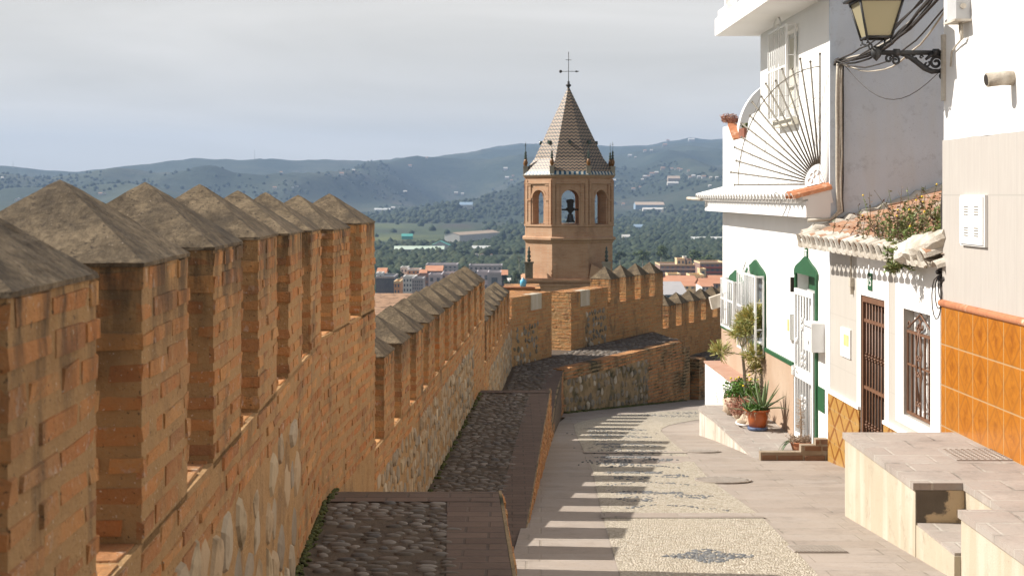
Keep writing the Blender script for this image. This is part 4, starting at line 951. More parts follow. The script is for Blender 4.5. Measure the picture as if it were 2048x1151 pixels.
for (cx,cz,r0,t0,t1,rad) in ((3.455,1.245,.036,1.5,7.5,.012),(3.515,1.23,.040,1.5,-6,.012),(3.69,1.245,.038,1.5,7.6,.011),(3.885,1.21,.062,0,9.0,.014),(3.80,1.20,.03,1,-5,.010),(3.945,1.085,.028,2,7,.012),(3.62,1.262,.022,0,6,.009),(3.75,1.262,.018,0,6,.008)):
    spiral(mb,cx,cz,r0,r0*.22,t0,t1,0,rad)
mb.tube([(3.945,1.115,0),(3.975,1.13,0)],.012,5); mb.tube([(3.455,1.28,0),(3.49,1.265,0),(3.515,1.27,0)],.01,5)
obj('scrollwork',mb,M['iron'],lp)
zb,zt,wb,wt=1.435,1.765,.108,.195
q=lambda z,w,s,t_:(LX+s*w,LY+t_*w,z)
mb=MB()
cor=[(-1,-1),(1,-1),(1,1),(-1,1)]
for s,t_ in cor: mb.tube([q(zb-.015,wb,s,t_),q(zt,wt,s,t_)],.012,5)
for k in range(4):
    a,b=cor[k],cor[(k+1)%4]; mb.tube([q(zb,wb,*a),q(zb,wb,*b)],.013,5); mb.tube([q(zt,wt,*a),q(zt,wt,*b)],.015,5); 
for s,t_ in cor:
    mb.tube([q(zb-.01,wb,s,t_),(LX+s*wb*.95,LY+t_*wb*.95,zb-.045),(LX+s*.055,LY+t_*.055,zb-.07),(LX+s*.05,LY+t_*.05,1.34),(LX+s*.02,LY+t_*.02,1.315)],.009,5)
    mb.blob((LX+s*(wb+.005),LY+t_*(wb+.005),zb-.055),.009,.009,.009,5,3,0)
obj('lantern_frame',mb,M['iron'],lp)
t=NT('milky_pane'); t.b.inputs['Base Color'].default_value=(.60,.54,.36,1); t.b.inputs['Roughness'].default_value=.35
tr=t.n('ShaderNodeBsdfTranslucent'); t.i2(tr,'Color',(.62,.55,.36)); mx=t.n('ShaderNodeMixShader'); t.i(mx,0,.5); t.t.links.new(t.b.outputs[0],mx.inputs[1]); t.t.links.new(tr.outputs[0],mx.inputs[2]); t.t.links.new(mx.outputs[0],t.t.nodes['Material Output'].inputs[0]); M['pane']=t.m
for k in range(4):
    a,b=cor[k],cor[(k+1)%4]; mb=MB(); P=[q(zb,wb-.004,*a),q(zb,wb-.004,*b),q(zt,wt-.004,*b),q(zt,wt-.004,*a)]
    cx=Vector((LX,LY,0)); P=[Vector(p) for p in P]; Q=[Vector((p.x+(cx.x-p.x)*.03,p.y+(cx.y-p.y)*.03,p.z)) for p in P]
    i=[mb.W(p) for p in P]+[mb.W(p) for p in Q]
    for fc in ((0,1,2,3),(7,6,5,4),(0,4,5,1),(1,5,6,2),(2,6,7,3),(3,7,4,0)): mb.F([i[x] for x in fc])
    obj('pane',mb,M['pane'],lp)
mb=MB(); rings=[]
for w,z in ((.245,1.775),(.25,1.79),(.16,1.90),(.07,2.0),(.05,2.03),(.05,2.08),(.01,2.12)): rings.append([mb.W(q(z,w,*c_)) for c_ in cor])
for A,B in zip(rings,rings[1:]):
    for k in range(4): mb.F((A[k],A[(k+1)%4],B[(k+1)%4],B[k]))
mb.F(rings[0][::-1]); mb.F(rings[-1]); obj('lantern_hood',mb,M['iron'],lp)
mb=MB(FH); mb.box(12.94,13.0-.004,.86,1.46,c,c+.03); obj('wall_plate',mb,M['dirtywhite'],lp)
# ------------------------------------------------------------ cables
cb=thing('overhead_cables',(3.95,17.4,1.6),'sagging bundle of black and pale cables crossing behind the lantern and down the wall edge','cables')
mb=MB(); mw=MB(); r=random.Random(4)
S=Vector((4.06,12.9,1.93)); T_=Vector((3.99,17.36,1.62))
for k in range(9):
    s=S+Vector((r.gauss(0,.03),0,r.uniform(-.1,.35))); e=T_+Vector((r.gauss(0,.03),0,r.gauss(0,.03))); sag=r.uniform(.10,.36)
    P=[s.lerp(e,u/14)-Vector((.0+ .35*math.sin(math.pi*u/14)*0,0,sag*math.sin(math.pi*u/14)))+Vector((r.gauss(0,.006),0,r.gauss(0,.006))) for u in range(15)]
    (mw if k in(2,6) else mb).tube(P,r.uniform(.009,.018) if k not in(2,6) else .010,5)
P=[Vector((4.05,12.9,1.30)).lerp(T_+Vector((.08,0,-.05)),u/14)-Vector((0,0,.42*math.sin(math.pi*u/14))) for u in range(15)]; mb.tube(P,.0045,4)
for k in range(4):
    x=3.985+.022*k; P=[T_+Vector((x-3.99,.02,0))]+[Vector((x+r.gauss(0,.004)+.03*clampf((-.05-z)/.3),17.42-.006*k,z)) for z in (1.4,1.1,.8,.5,.2,-.05,-.2)]+[Vector((3.9,17.42,-.30)),Vector((3.62,17.415,-.31))]
    (mb if k==3 else mw).tube(P,(.020,.014,.016,.009)[k],6)
mb.tube([(4.02,17.42,-.28),(4.2,17.42,-.27),(4.45,17.42,-.16),(4.9,17.42,-.02),(5.5,17.42,.12),(6.2,17.42,.25)],.010,5)
mb.blob((3.99,17.4,1.63),.06,.04,.05,6,4,.4)
obj('dark_cable',mb,M['cable'],cb); obj('pale_cable',mw,M['cablew'],cb)
cb=thing('cable_tangle',FH.pt(13.08,-.75,.05),'black cable splice with hanging loops at the corner of the orange tiled house','cables')
mb=MB(FH); mb.tube([(13.06,.2,.03),(13.05,-.1,.06),(13.04,-.45,.05),(13.06,-.72,.05)],.016,6)
for k in range(9): mb.blob(FH.pt(13.1+.05*R.gauss(0,1),-.75+.045*R.gauss(0,1),.06),.03,.03,.025,5,4,.3)
for k in range(3):
    P=[(13.12+.11*math.sin(u*.5)*(.6+.3*k),-.76-.16*(1-math.cos(u*.5))*(.6+.3*k),.05+.02*k) for u in range(13)]; mb.tube(P,.006,4)
obj('cable',mb,M['cable'],cb)
# ------------------------------------------------------------ terrace in the right foreground
tr=thing('raised_terrace',(3.4,10.5,-2.5),'plastered terrace with paved top and a step notch in front of the orange tiled house','terrace')
xo=lambda y: 2.94
z1=-2.1
mb=MB(); xi=4.3
slab(mb,[(2.95,10.4),(3.31,10.4),(xi-.2,10.4),(xi,12.6),(2.95,12.6)],z1-.05,1.4); slab(mb,[(3.31,9.5),(xi,9.5),(xi,10.399),(3.31,10.399)],z1-.05,1.4); slab(mb,[(3.0,4),(xi,4),(xi,9.499),(3.0,9.499)],z1-.05,1.4)
slab(mb,[(2.955,9.5),(3.309,9.5),(3.309,10.398),(2.955,10.398)],-2.41,1.2)
obj('plastered_body',mb,M['cream'],tr)
mb=MB(); slab(mb,[(2.93,10.385),(xi,10.385),(xi,12.61),(2.93,12.61)],z1,.052); slab(mb,[(3.295,9.51),(xi,9.51),(xi,10.384),(3.295,10.384)],z1,.052); slab(mb,[(2.98,4),(xi,4),(xi,9.509),(2.98,9.509)],z1,.052)
obj('paved_top',mb,M['terr'],tr)
mb=MB(); slab(mb,[(2.96,9.51),(3.308,9.51),(3.308,10.38),(2.96,10.38)],-2.39,.04); obj('step_tread',mb,M['terr'],tr)
mb=MB(); mb.box(2.952,3.305,10.388,10.397,-2.39,-2.155); obj('worn_riser',mb,surf('peeling_cement',[(.10,.085,.065),(.16,.13,.10)],4,.95,.8,40,.01,spot=(4.2,.5,.56,(.50,.38,.24))),tr,label='dark riser with peeling plaster')
mc=thing('manhole_cover',(3.75,11.6,z1),'studded manhole cover let into the top of the plastered terrace','manhole cover')
mb=MB(); mb.box(3.52,3.98,11.25,11.75,z1-.02,z1+.008); mb.mi=1
for i in range(9):
    for j in range(9): mb.box(3.56+i*.0475-.010,3.56+i*.0475+.010,11.29+j*.0525-.009,11.29+j*.0525+.009,z1+.008,z1+.013)
obj('studded_plate',mb,[M['terr'],M['grate']],mc)
# ------------------------------------------------------------ doorstep landing of no. 13 with plants
LZ=-3.3
ld=thing('doorstep_landing',(3.4,20,-3.5),'low plastered landing paved in pink slabs in front of the green door','landing')
mb=MB(); pts=[(3.07,17.6),(3.04,19),(2.98,21),(2.90,22.0),(2.95,22.25),(3.06,22.4),(FH.pt(22.4,0,.02).x,22.4),(FH.pt(17.6,0,.02).x,17.6)]
slab(mb,pts,LZ-.03,1.2); obj('plastered_edge',mb,M['dirtywhite'],ld)
mb=MB(); slab(mb,[(x-(.015 if x<3.3 else 0),y) for x,y in pts],LZ,.035); obj('paved_top',mb,M['terr'],ld)
lw=thing('low_brick_kerb',(3.5,17.5,-3.35),'low stepped kerb of brown bricks at the near end of the doorstep landing','kerb')
fr=Fr((3.07,17.56,0),(1,0,0),UP,(0,-1,0)); mb=MB(fr); mb.box(0,.86,-3.5,-3.17,-.12,0); mb.box(.50,.86,-3.171,-3.085,-.12,0); mb.box(.68,.86,-3.086,-3.01,-.12,0); obj('mortar_core',mb,surf('kerb_mortar',[(.26,.20,.14),(.33,.27,.2)],8,.95,.6,50,.005),lw)
mb=MB(fr); bricks(mb,fr,.02,.85,-3.42,-3.18,L=.3,course=.105,bh=.075,p=.012,seed=5); bricks(mb,fr,.5,.85,-3.17,-3.085,L=.3,course=.085,bh=.065,p=.012,seed=6); bricks(mb,fr,.69,.85,-3.08,-3.01,L=.3,course=.07,bh=.06,p=.012,seed=7); obj('brick_courses',mb,surf('brown_brick',[(.17,.095,.058),(.24,.14,.088)],6,.9,.5,50,.005),lw)
bn=thing('white_bench_block',(3.65,23.2,-3.2),'white masonry bench block with terracotta top at the far end of the landing','bench')
mb=MB(FH); mb.box(22.45,25.15,-4.4,-2.96,.03,.32); obj('masonry',mb,M['white'],bn); mb=MB(FH); mb.box(22.43,25.17,-2.96,-2.925,.02,.34); obj('terracotta_top',mb,surf('pink_terracotta',[(.38,.22,.155),(.43,.28,.21)],5),bn)
# plants
def blade(mb,p,d,L,w,droop,n=6,th=.25):
    d=d.normalized(); side=d.cross(Vector((0,0,1))); side=side.normalized() if side.length>.05 else Vector((1,0,0)); up=side.cross(d).normalized()
    q=Vector(p); L_=[];Rr=[];Mm=[]
    for k in range(n+1):
        t_=k/n; ww=w*(.75+.9*t_ if t_<.3 else 1.02*(1-((t_-.3)/.7)**1.6)+.01)
        L_.append(mb.W(q+side*ww*.5)); Rr.append(mb.W(q-side*ww*.5)); Mm.append(mb.W(q-up*ww*th))
        d=(d+Vector((0,0,-droop/n))).normalized(); q=q+d*(L/n)
    for k in range(n):
        mb.F((L_[k],L_[k+1],Mm[k+1],Mm[k]),True); mb.F((Mm[k],Mm[k+1],Rr[k+1],Rr[k]),True); mb.F((L_[k],Rr[k],Rr[k+1],L_[k+1]),True)
def potlathe(name,p,r0,r1,hgt,mat,label,cat):
    t_=thing(name,p,label,cat); mb=MB(); mb.lathe([(r0,0),(lerp(r0,r1,.5),hgt*.5),(r1*.97,hgt*.88),(r1*1.05,hgt*.885),(r1*1.05,hgt),(r1*.93,hgt),(r1*.9,hgt*.9),(.01,hgt*.89)],p,22); obj('pot',mb,mat,t_); 
    mb=MB(); mb.lathe([(r1*.9,hgt*.90),(r1*.5,hgt*.94),(.01,hgt*.95)],p,14); obj('soil',mb,M['soil'],t_); return t_
r=random.Random(17)
ap=Vector((3.455,20.0,LZ)); 
tp=potlathe('agave_pot',ap+Vector((0,0,.04)),.115,.165,.255,M['potg'],'orange glazed pot on a blue saucer with a spiky agave by the green door','plant pot')
mb=MB(); mb.lathe([(.12,0),(.145,.015),(.14,.045),(.12,.05),(.01,.045)],ap,22); obj('saucer',mb,M['potb'],tp)
mb=MB(); b0=ap+Vector((.07,0,.29))
for k in range(22):
    a=2.4*k; el=lerp(1.45,.35,(k/21)**.8); blade(mb,b0+Vector((.02*math.cos(a),.02*math.sin(a),0)),Vector((math.cos(a)*math.cos(el),math.sin(a)*math.cos(el),math.sin(el))),r.uniform(.34,.50),r.uniform(.05,.065),.25 if k<14 else .7)
obj('agave',mb,M['agave'],tp)
mb=MB(); b0=ap+Vector((-.13,-.02,.26))
for k in range(12):
    a=2.4*k; el=lerp(1.3,.2,k/11); blade(mb,b0,Vector((math.cos(a)*math.cos(el),math.sin(a)*math.cos(el),math.sin(el))),r.uniform(.2,.36),.036,.6)
obj('small_agave',mb,M['agave'],tp)
mb=MB()
for k in range(260): sprig(mb,ap+Vector((r.uniform(-.15,.08),r.uniform(-.12,.12),.27)),r.uniform(.03,.13),.6,5,.03)
obj('fern_mound',mb,M['fern'],tp)
mb=MB()
for k in range(14):
    a=r.uniform(0,6.3); p0=ap+Vector((.15*math.cos(a),.15*math.sin(a),.29)); mb.tube([p0,p0+Vector((.04*math.cos(a),.04*math.sin(a),-.05)),p0+Vector((.05*math.cos(a)+r.gauss(0,.015),.05*math.sin(a),-r.uniform(.08,.17)))],[.006,.004,.002],4)
obj('dry_roots',mb,M['dry'],tp,kind='stuff')
bp=Vector((3.72,18.35,LZ)); tb=potlathe('succulent_bowl',bp,.095,.135,.125,M['terra'],'small terracotta bowl with drooping succulent and dead stalk by the gate','plant pot')
mb=MB()
for k in range(9):
    a=r.uniform(2.4,3.9); blade(mb,bp+Vector((-.05,0,.12)),Vector((math.cos(a)*.9,math.sin(a)*.6,.75)),r.uniform(.24,.34),.045,2.6,8,.45)
obj('drooping_leaves',mb,M['aloe'],tb)
mb=MB()
for k in range(260): sprig(mb,bp+Vector((r.uniform(-.12,.12),r.uniform(-.1,.1),.11)),r.uniform(.03,.12),.7,4,.03,.3)
obj('dry_tuft',mb,M['dry'],tb)
mb=MB(); p0=bp+Vector((.02,.05,.1)); mb.tube([p0,p0+Vector((.0,0,.3)),p0+Vector((-.015,0,.55))],[.014,.012,.006],5)
for k in range(70): 
    z=r.uniform(.18,.55); a=r.uniform(0,6.3); q0=p0+Vector((-.008,0,z)); mb.tube([q0,q0+Vector((math.cos(a)*.06,math.sin(a)*.06,r.uniform(-.03,.03)))],.0035,3)
obj('dead_stalk',mb,M['dry'],tb)
# pencil-bush tree
tt=thing('pencil_bush',(3.46,21.6,LZ),'slender grey-stemmed bush with twiggy olive crown beside the barred windows','tree')
mb=MB(); B0=Vector((3.52,21.7,LZ))
px_=lambda px,py,Y: Vector(((px-1024)/f*Y,Y,-(py-HY)/f*Y))
YY=21.6
pt=lambda px,py,dy=0: px_(px,py,YY+dy)
mb.tube([pt(1493,852),pt(1492,790),pt(1488,735),pt(1484,695)],[.03,.027,.024,.02],7)
br=[([pt(1484,695),pt(1478,678),pt(1470,668)],.010),([pt(1484,695),pt(1495,680),pt(1505,660),pt(1512,640)],.014),([pt(1487,710),pt(1465,705),pt(1445,704)],.009),([pt(1490,745),pt(1500,730),pt(1506,712)],.010),([pt(1484,695),pt(1490,672),pt(1492,648)],.012),([pt(1495,680),pt(1515,668),pt(1528,655)],.010),([pt(1506,790),pt(1512,745),pt(1510,715)],.009)]
for P,rr in br: mb.tube(P,[rr*(1-.5*k/(len(P)-1)) for k in range(len(P))],5)
obj('trunk',mb,M['bark'],tt)
mb=MB()
def twigs(c_,rx,rz,n,ls=.11):
    for k in range(n):
        d_=Vector((r.gauss(0,1),r.gauss(0,1),r.gauss(.35,.8))).normalized(); p=c_+Vector((d_.x*rx*r.uniform(.2,1),d_.y*rx*r.uniform(.2,1),d_.z*rz*r.uniform(.1,1)))
        for q_ in range(5):
            e=(d_+Vector((r.gauss(0,.55),r.gauss(0,.55),r.gauss(.3,.5)))).normalized(); s_=e.cross(Vector((r.gauss(0,1),r.gauss(0,1),r.gauss(0,1)))).normalized()*.0058; l=ls*1.15*r.uniform(.5,1.2)
            mb.F([mb.W(v) for v in (p-s_,p+s_,p+e*l+s_*.8,p+e*l-s_*.8)])
for (px0,py0,rx,rz,n) in ((1500,640,.14,.13,150),(1525,655,.12,.12,120),(1490,660,.12,.1,100),(1512,625,.1,.08,80),(1532,648,.08,.1,70),(1441,702,.09,.08,60),(1508,712,.09,.11,90),(1512,740,.05,.08,40),(1478,668,.08,.08,50)):
    twigs(pt(px0,py0,r.gauss(0,.08)),rx*1.35,rz*1.3,int(n*.85))
obj('crown',mb,M['pencil'],tt)
# rock bed
bd=thing('flower_bed',(3.5,21.6,LZ),'small mixed bed of yellow flowers and reddish succulents by the trunk of the grey bush','plants')
g_=MB(); rd=MB(); fl=MB()
for k in range(230):
    px0=r.gauss(1478,12); p=pt(px0,838,r.uniform(-.2,.4)); p.z=LZ+.1; q=sprig(g_,p,r.uniform(.12,.42),.22,7,.055)
    if r.random()<.06: fl.blob(q,.02,.02,.016,6,4,.1)
for k in range(150):
    p=pt(r.gauss(1522,14),838,r.uniform(-.3,.5)); p.z=LZ+.05; q=sprig(g_,p,r.uniform(.2,.5),.2,6,.05)
    if r.random()<.05: fl.blob(q,.02,.02,.016,6,4,.1)
for k in range(200):
    p=pt(r.gauss(1486,13),835,r.uniform(-.9,-.1)); p.z=LZ+.08; sprig(rd,p,r.uniform(.06,.26),.4,9,.045,.35)
obj('green_stems',g_,M['fern'],bd); obj('red_stems',rd,M['red'],bd); obj('flowers',fl,M['flower'],bd)
rk=[(1465,842,21.4,.15,.16,'pale upright garden rock at the far left end of the rock row on the landing'),(1484,836,21.0,.13,.11,'grey flat garden rock, second from the far end of the row on the landing'),(1497,840,20.7,.14,.09,'brown garden rock behind the white hose ring on the landing'),(1490,852,20.4,.12,.06,'low brownish garden rock half under the white ring'),(1512,850,20.35,.17,.10,'broad sandy garden rock nearest the orange glazed pot')]
for px0,py0,Y,rx,rz,lab in rk:
    p=px_(px0,py0,Y); p.z=LZ+rz*.6; mb=MB(); mb.blob(p,rx,rx*.8,rz,10,7,.4); o=obj('garden_rock',mb,M['rock']); tag(o,lab,'rock','rocks edging the flower bed')
mb=MB(); p=px_(1488,850,20.3); mb.tube([(p.x+.11*math.cos(u*.5),p.y+.2*math.sin(u*.5),LZ+.05) for u in range(13)],.014,6); tag(obj('hose_ring',mb,M['wmetal']),'white plastic ring lying among the garden rocks','ring')
rp=px_(1503,838,20.7); rp.z=LZ; op=potlathe('red_pot',rp,.09,.12,.2,M['terra'],'small terracotta pot half hidden behind the orange glazed agave pot','plant pot'); 
mb=MB()
for k in range(60): sprig(mb,px_(1503,838,20.7)+Vector((r.uniform(-.08,.08),r.uniform(-.08,.08),.19)),r.uniform(.05,.15),.5,8,.04,.35)
obj('succulent',mb,M['red'],op)
# terrace pots
p=FH.pt(24.75,1.2,-.08); t1=potlathe('parapet_pot',p,.06,.085,.11,M['terra'],'orange pot of reddish succulents standing on the white terrace parapet','plant pot'); mb=MB()
for k in range(70): sprig(mb,p+Vector((r.uniform(-.14,.08),r.uniform(-.15,.15),.06)),r.uniform(.04,.17),.5,7,.05,.5)
obj('succulent',mb,M['red'],t1)
p=FH.pt(23.4,.93,-.09); t1=thing('window_box',p,'brown rectangular planter in the dip of the white terrace parapet','planter'); mb=MB(FH); mb.box(23.2,23.7,.935,1.10,-.17,-.01); obj('box',mb,surf('brown_planter',[(.2,.08,.05),(.26,.11,.07)],6),t1); mb=MB()
for k in range(80): sprig(mb,FH.pt(r.uniform(23.22,23.68),1.08,-.09),r.uniform(.04,.12),.4,6,.04,.5)
obj('greenery',mb,M['weed'],t1)
# ------------------------------------------------------------ bell tower
TX,TY=3.576,90.0; k_=f/TY
tz=lambda py: -(py-HY)/k_
tw=thing('bell_tower',(TX,TY,-16),'octagonal brick bell tower with zigzag tiled spire rising beyond the wall','tower')
def octo(a,z): return [(TX+a/math.cos(math.pi/8)*math.cos(math.pi/8+k*math.pi/4),TY+a/math.cos(math.pi/8)*math.sin(math.pi/8+k*math.pi/4),z) for k in range(8)]
def ring(mb,prof):
    rs=[[mb.W(p) for p in octo(a,z)] for a,z in prof]
    for A,B in zip(rs,rs[1:]):
        for k in range(8): mb.F((A[k],A[(k+1)%8],B[(k+1)%8],B[k]))
    mb.F(rs[0][::-1]); mb.F(rs[-1])
AP=2.70
mb=MB(); ring(mb,[(AP,tz(553)),(AP,tz(484))]); obj('lower_drum',mb,M['towerb'],tw)
mb=MB(); ring(mb,[(AP,tz(484)),(AP+.06,tz(482)),(AP+.08,tz(479)),(AP+.20,tz(477)),(AP+.20,tz(473)),(AP+.04,tz(471)),(AP+.03,tz(452)),(AP+.10,tz(451)),(AP+.10,tz(447.5)),(AP-.4,tz(447.4))]); obj('sill_cornice',mb,M['towerb'],tw)
mb=MB(); zs,zp,zt_=tz(447.5),tz(396),tz(352)
side=2*AP*math.tan(math.pi/8); hw=.535; th=.55; arc=zp+hw*.95
bell=MB()
for k in range(8):
    an=k*math.pi/4; w=Vector((math.cos(an),math.sin(an),0)); u=Vector((-math.sin(an),math.cos(an),0))
    for (ap,flip) in ((AP,1),(AP-th,0)):
        hs=ap*math.tan(math.pi/8); fr=Fr((TX+w.x*ap,TY+w.y*ap,0),u,UP,w)
        mb.poly([(-hs,zs,0),(-hw,zs,0),(-hw,zt_,0),(-hs,zt_,0)],fr); mb.poly([(hw,zs,0),(hs,zs,0),(hs,zt_,0),(hw,zt_,0)],fr)
        n=12; arcp=[(-hw*math.cos(math.pi*q/n),zp+hw*.95*math.sin(math.pi*q/n)) for q in range(n+1)]
        for a,b in zip(arcp,arcp[1:]): mb.poly([(a[0],a[1],0),(b[0],b[1],0),(b[0],zt_,0),(a[0],zt_,0)],fr)
    fr=Fr((TX+w.x*AP,TY+w.y*AP,0),u,UP,w); loop=[(-hw,zs)]+arcp+[(hw,zs)]
    for a,b in zip(loop,loop[1:]): mb.poly([(a[0],a[1],0),(b[0],b[1],0),(b[0],b[1],-th),(a[0],a[1],-th)],fr)
    hs=AP*math.tan(math.pi/8)
    # archivolt, pilasters, imposts
    mb.box(-hs+.02,-hs+.20,zs,zt_-.25,.001,.09,fr); mb.box(hs-.20,hs-.02,zs,zt_-.25,.001,.09,fr)
    for s in (-1,1):
        x=s*.76; mb.box(x-.10,x+.10,zs,zt_-.55,.002,.06,fr); mb.box(x-.14,x+.14,zp-.16,zp-.08,.003,.11,fr); mb.box(x-.14,x+.14,zs,zs+.16,.003,.10,fr)
        mb.box(x-.14,x+.14,zt_-.62,zt_-.55,.003,.10,fr)
    for a,b in zip(arcp,arcp[1:]):
        o=lambda p,e:(p[0]*(1+e/hw),zp+(p[1]-zp)*(1+e/hw)); P=[a,b,o(b,.13),o(a,.13)]
        lo=[mb.V((x,y,.002),fr) for x,y in P]; hi=[mb.V((x,y,.05),fr) for x,y in P]; mb.F(hi); [mb.F((lo[j],lo[(j+1)%4],hi[(j+1)%4],hi[j])) for j in range(4)]
    mb.box(-hs,hs,zt_-.50,zt_-.42,.003,.10,fr); mb.box(-hs,hs,zt_-.42,zt_-.2,.003,.05,fr)
obj('belfry',mb,M['towerb'],tw)
mb=MB(); ring(mb,[(AP-.5,zt_-.14),(AP+.08,zt_-.14),(AP+.14,zt_-.02),(AP+.14,zt_+.03),(AP-.6,zt_+.04)]); obj('crown_cornice',mb,M['towerb'],tw)
mb=MB(); ring(mb,[(AP-.06,zs-.3),(AP-.06,zs-.05)]); obj('belfry_floor',mb,M['towerb'],tw)
# bell
mb=MB(); cx,cyy=TX+.02,TY-AP+.45; mb.lathe([(.02,0),(.30,0),(.29,.05),(.23,.12),(.185,.35),(.16,.48),(.08,.56),(.02,.57)],(cx,cyy,tz(447)+.12),14); bl=obj('bell',mb,M['iron'],tw)
mb=MB(Fr((cx,cyy,0),(1,0,0),UP,(0,-1,0))); z0=tz(447)+.69
mb.prism([(-.10,z0),(-.16,z0+.12),(-.26,z0+.17),(-.28,z0+.30),(-.18,z0+.36),(-.2,z0+.62),(-.26,z0+.72),(-.24,z0+.82),(-.1,z0+.86),(.1,z0+.86),(.24,z0+.82),(.26,z0+.72),(.2,z0+.62),(.18,z0+.36),(.28,z0+.30),(.26,z0+.17),(.16,z0+.12),(.10,z0)],-.12,.12); mb.box(-.53,.53,z0+.16,z0+.27,-.05,.05); obj('headstock',mb,M['dark'],bl)
# spire with uv
mb=MB(); uvs=[]
za,zr=tz(175),tz(350); prof=[(AP+.20,zr+.0),(AP-.02,tz(339)),(AP*.80,tz(318)),(0.05,za)]
for k in range(8):
    an=k*math.pi/4; w=Vector((math.cos(an),math.sin(an),0)); u=Vector((-math.sin(an),math.cos(an),0)); vv=0
    for (a0,z0),(a1,z1_) in zip(prof,prof[1:]):
        l=math.hypot(a1-a0,z1_-z0); t8=math.tan(math.pi/8)
        P=[(w*a0-u*a0*t8,z0,-a0*t8,vv),(w*a0+u*a0*t8,z0,a0*t8,vv),(w*a1+u*a1*t8,z1_,a1*t8,vv+l),(w*a1-u*a1*t8,z1_,-a1*t8,vv+l)]
        ids=[]
        for p,z,uu,v_ in P: ids.append(mb.W((TX+p.x,TY+p.y,z))); uvs.append((uu+10.0,v_))
        mb.F(ids); vv+=l
obj('spire',mb,M['zig'],tw,uv=uvs)
mb=MB(); ring(mb,[(AP+.19,zr-.05),(AP+.19,zr-.004)]); obj('eave',mb,M['towerstone'],tw)
mb=MB(); mb.lathe([(.12,-.15),(.06,.0),(.16,.1),(.17,.16),(.06,.26),(.09,.34),(.02,.42)],(TX,TY,za),12); mb.tube([(TX,TY,za+.3),(TX,TY,tz(104))],.022,5); mb.tube([(TX-.46,TY,tz(143)),(TX+.6,TY,tz(143))],.018,5); mb.blob((TX-.5,TY,tz(143)),.10,.03,.10,8,6,0); mb.prism([(TX+.45,tz(143)-.07),(TX+.68,tz(143)),(TX+.45,tz(143)+.07)],TY-.01,TY+.01,Fr((0,0,0),(1,0,0),UP,(0,1,0))); mb.tube([(TX-.18,TY,tz(120)),(TX+.18,TY,tz(120))],.015,4); obj('weather_vane',mb,M['iron'],tw)
for k in range(8):   # small round dormers on alternate faces
    if k%2==0 or k in(5,7):
        an=k*math.pi/4; w=Vector((math.cos(an),math.sin(an),0)); z=tz(286); ap=lerp(AP*.80,.05,(z-tz(318))/(za-tz(318)))
        mb=MB(); mb.tube([(TX+w.x*(ap-.1),TY+w.y*(ap-.1),z),(TX+w.x*(ap+.16),TY+w.y*(ap+.16),z)],.12,8); obj('vent',mb,M['dkgreen'],tw)
for k in range(8):
    an=math.pi/8+k*math.pi/4; rr=(AP+.02)/math.cos(math.pi/8); x,y=TX+rr*math.cos(an),TY+rr*math.sin(an); z=tz(350)
    mb=MB(); mb.box(x-.14,x+.14,y-.14,y+.14,z,z+.46); mb.box(x-.165,x+.165,y-.165,y+.165,z+.46,z+.53); pn=obj('pinnacle',mb,M['towerstone'],tw)
    mb=MB(); mb.lathe([(.06,0),(.09,.06),(.13,.18),(.135,.28),(.09,.40),(.06,.46)],(x,y,z+.53),8); obj('amber_ball',mb,M['amber'],pn)
    mb=MB(); mb.lathe([(.04,0),(.10,.07),(.05,.15),(.09,.25),(.04,.34),(.07,.44),(.02,.54)],(x,y,z+.95),8); mb.tube([(x,y,z+1.4),(x,y,z+2.05)],.010,4); mb.tube([(x-.08,y,z+1.9),(x+.08,y,z+1.9)],.008,4); obj('finial',mb,M['dkgreen'],pn)
SQ=2.88
mb=MB()
for a,z0,z1_ in ((SQ,-18,tz(566)),(SQ+.06,tz(566),tz(562.5)),(SQ+.0,tz(562.5),tz(558)),(SQ+.12,tz(558),tz(553.5)),(SQ+.02,tz(553.5),tz(551.5))): mb.box(TX-a,TX+a,TY-a,TY+a,z0,z1_)
for q in range(44): x=TX-SQ+q*.131; mb.box(x,x+.06,TY-SQ-.06,TY-SQ-.001,tz(561.5),tz(558.6))
obj('square_base',mb,M['towerb'],tw)
for s,(px0,lab) in enumerate(((1058,'left corner block with green finial'),(1213,'right corner block with dark finial'))):
    x=(px0-1024)/f*(TY-SQ+.3); y=TY-SQ+.3; z=tz(551.5); mb=MB(); mb.box(x-.24,x+.24,y-.24,y+.24,z,z+.92); mb.box(x-.29,x+.29,y-.29,y+.29,z+.92,z+1.02); pn=obj('corner_pinnacle',mb,M['towerstone'] if s else M['stoned'],tw,label=lab)
    mb=MB(); mb.lathe([(.06,0),(.14,.1),(.06,.2),(.13,.34),(.06,.46),(.11,.6),(.05,.72),(.06,.85),(.01,.95)],(x,y,z+1.02),8); obj('finial',mb,M['dkgreen'],pn)
    sg=1 if s==0 else -1
    mb=MB(); mb.prism([(TX-sg*SQ*.98,z),(TX-sg*SQ*.62,z),(TX-sg*SQ*.40,z+.02),(TX-sg*SQ*.45,z+.9 if s else z+.2),(TX-sg*SQ*.7,z+.5)],-(TY-SQ+.05),-(TY-SQ+.5),Fr((0,0,0),(1,0,0),UP,(0,-1,0))) if s else mb.box(TX-1.05,TX-.85,TY-SQ+.1,TY-SQ+.3,z,z+.85); obj('spandrel_slope',mb,M['towerb'],tw)
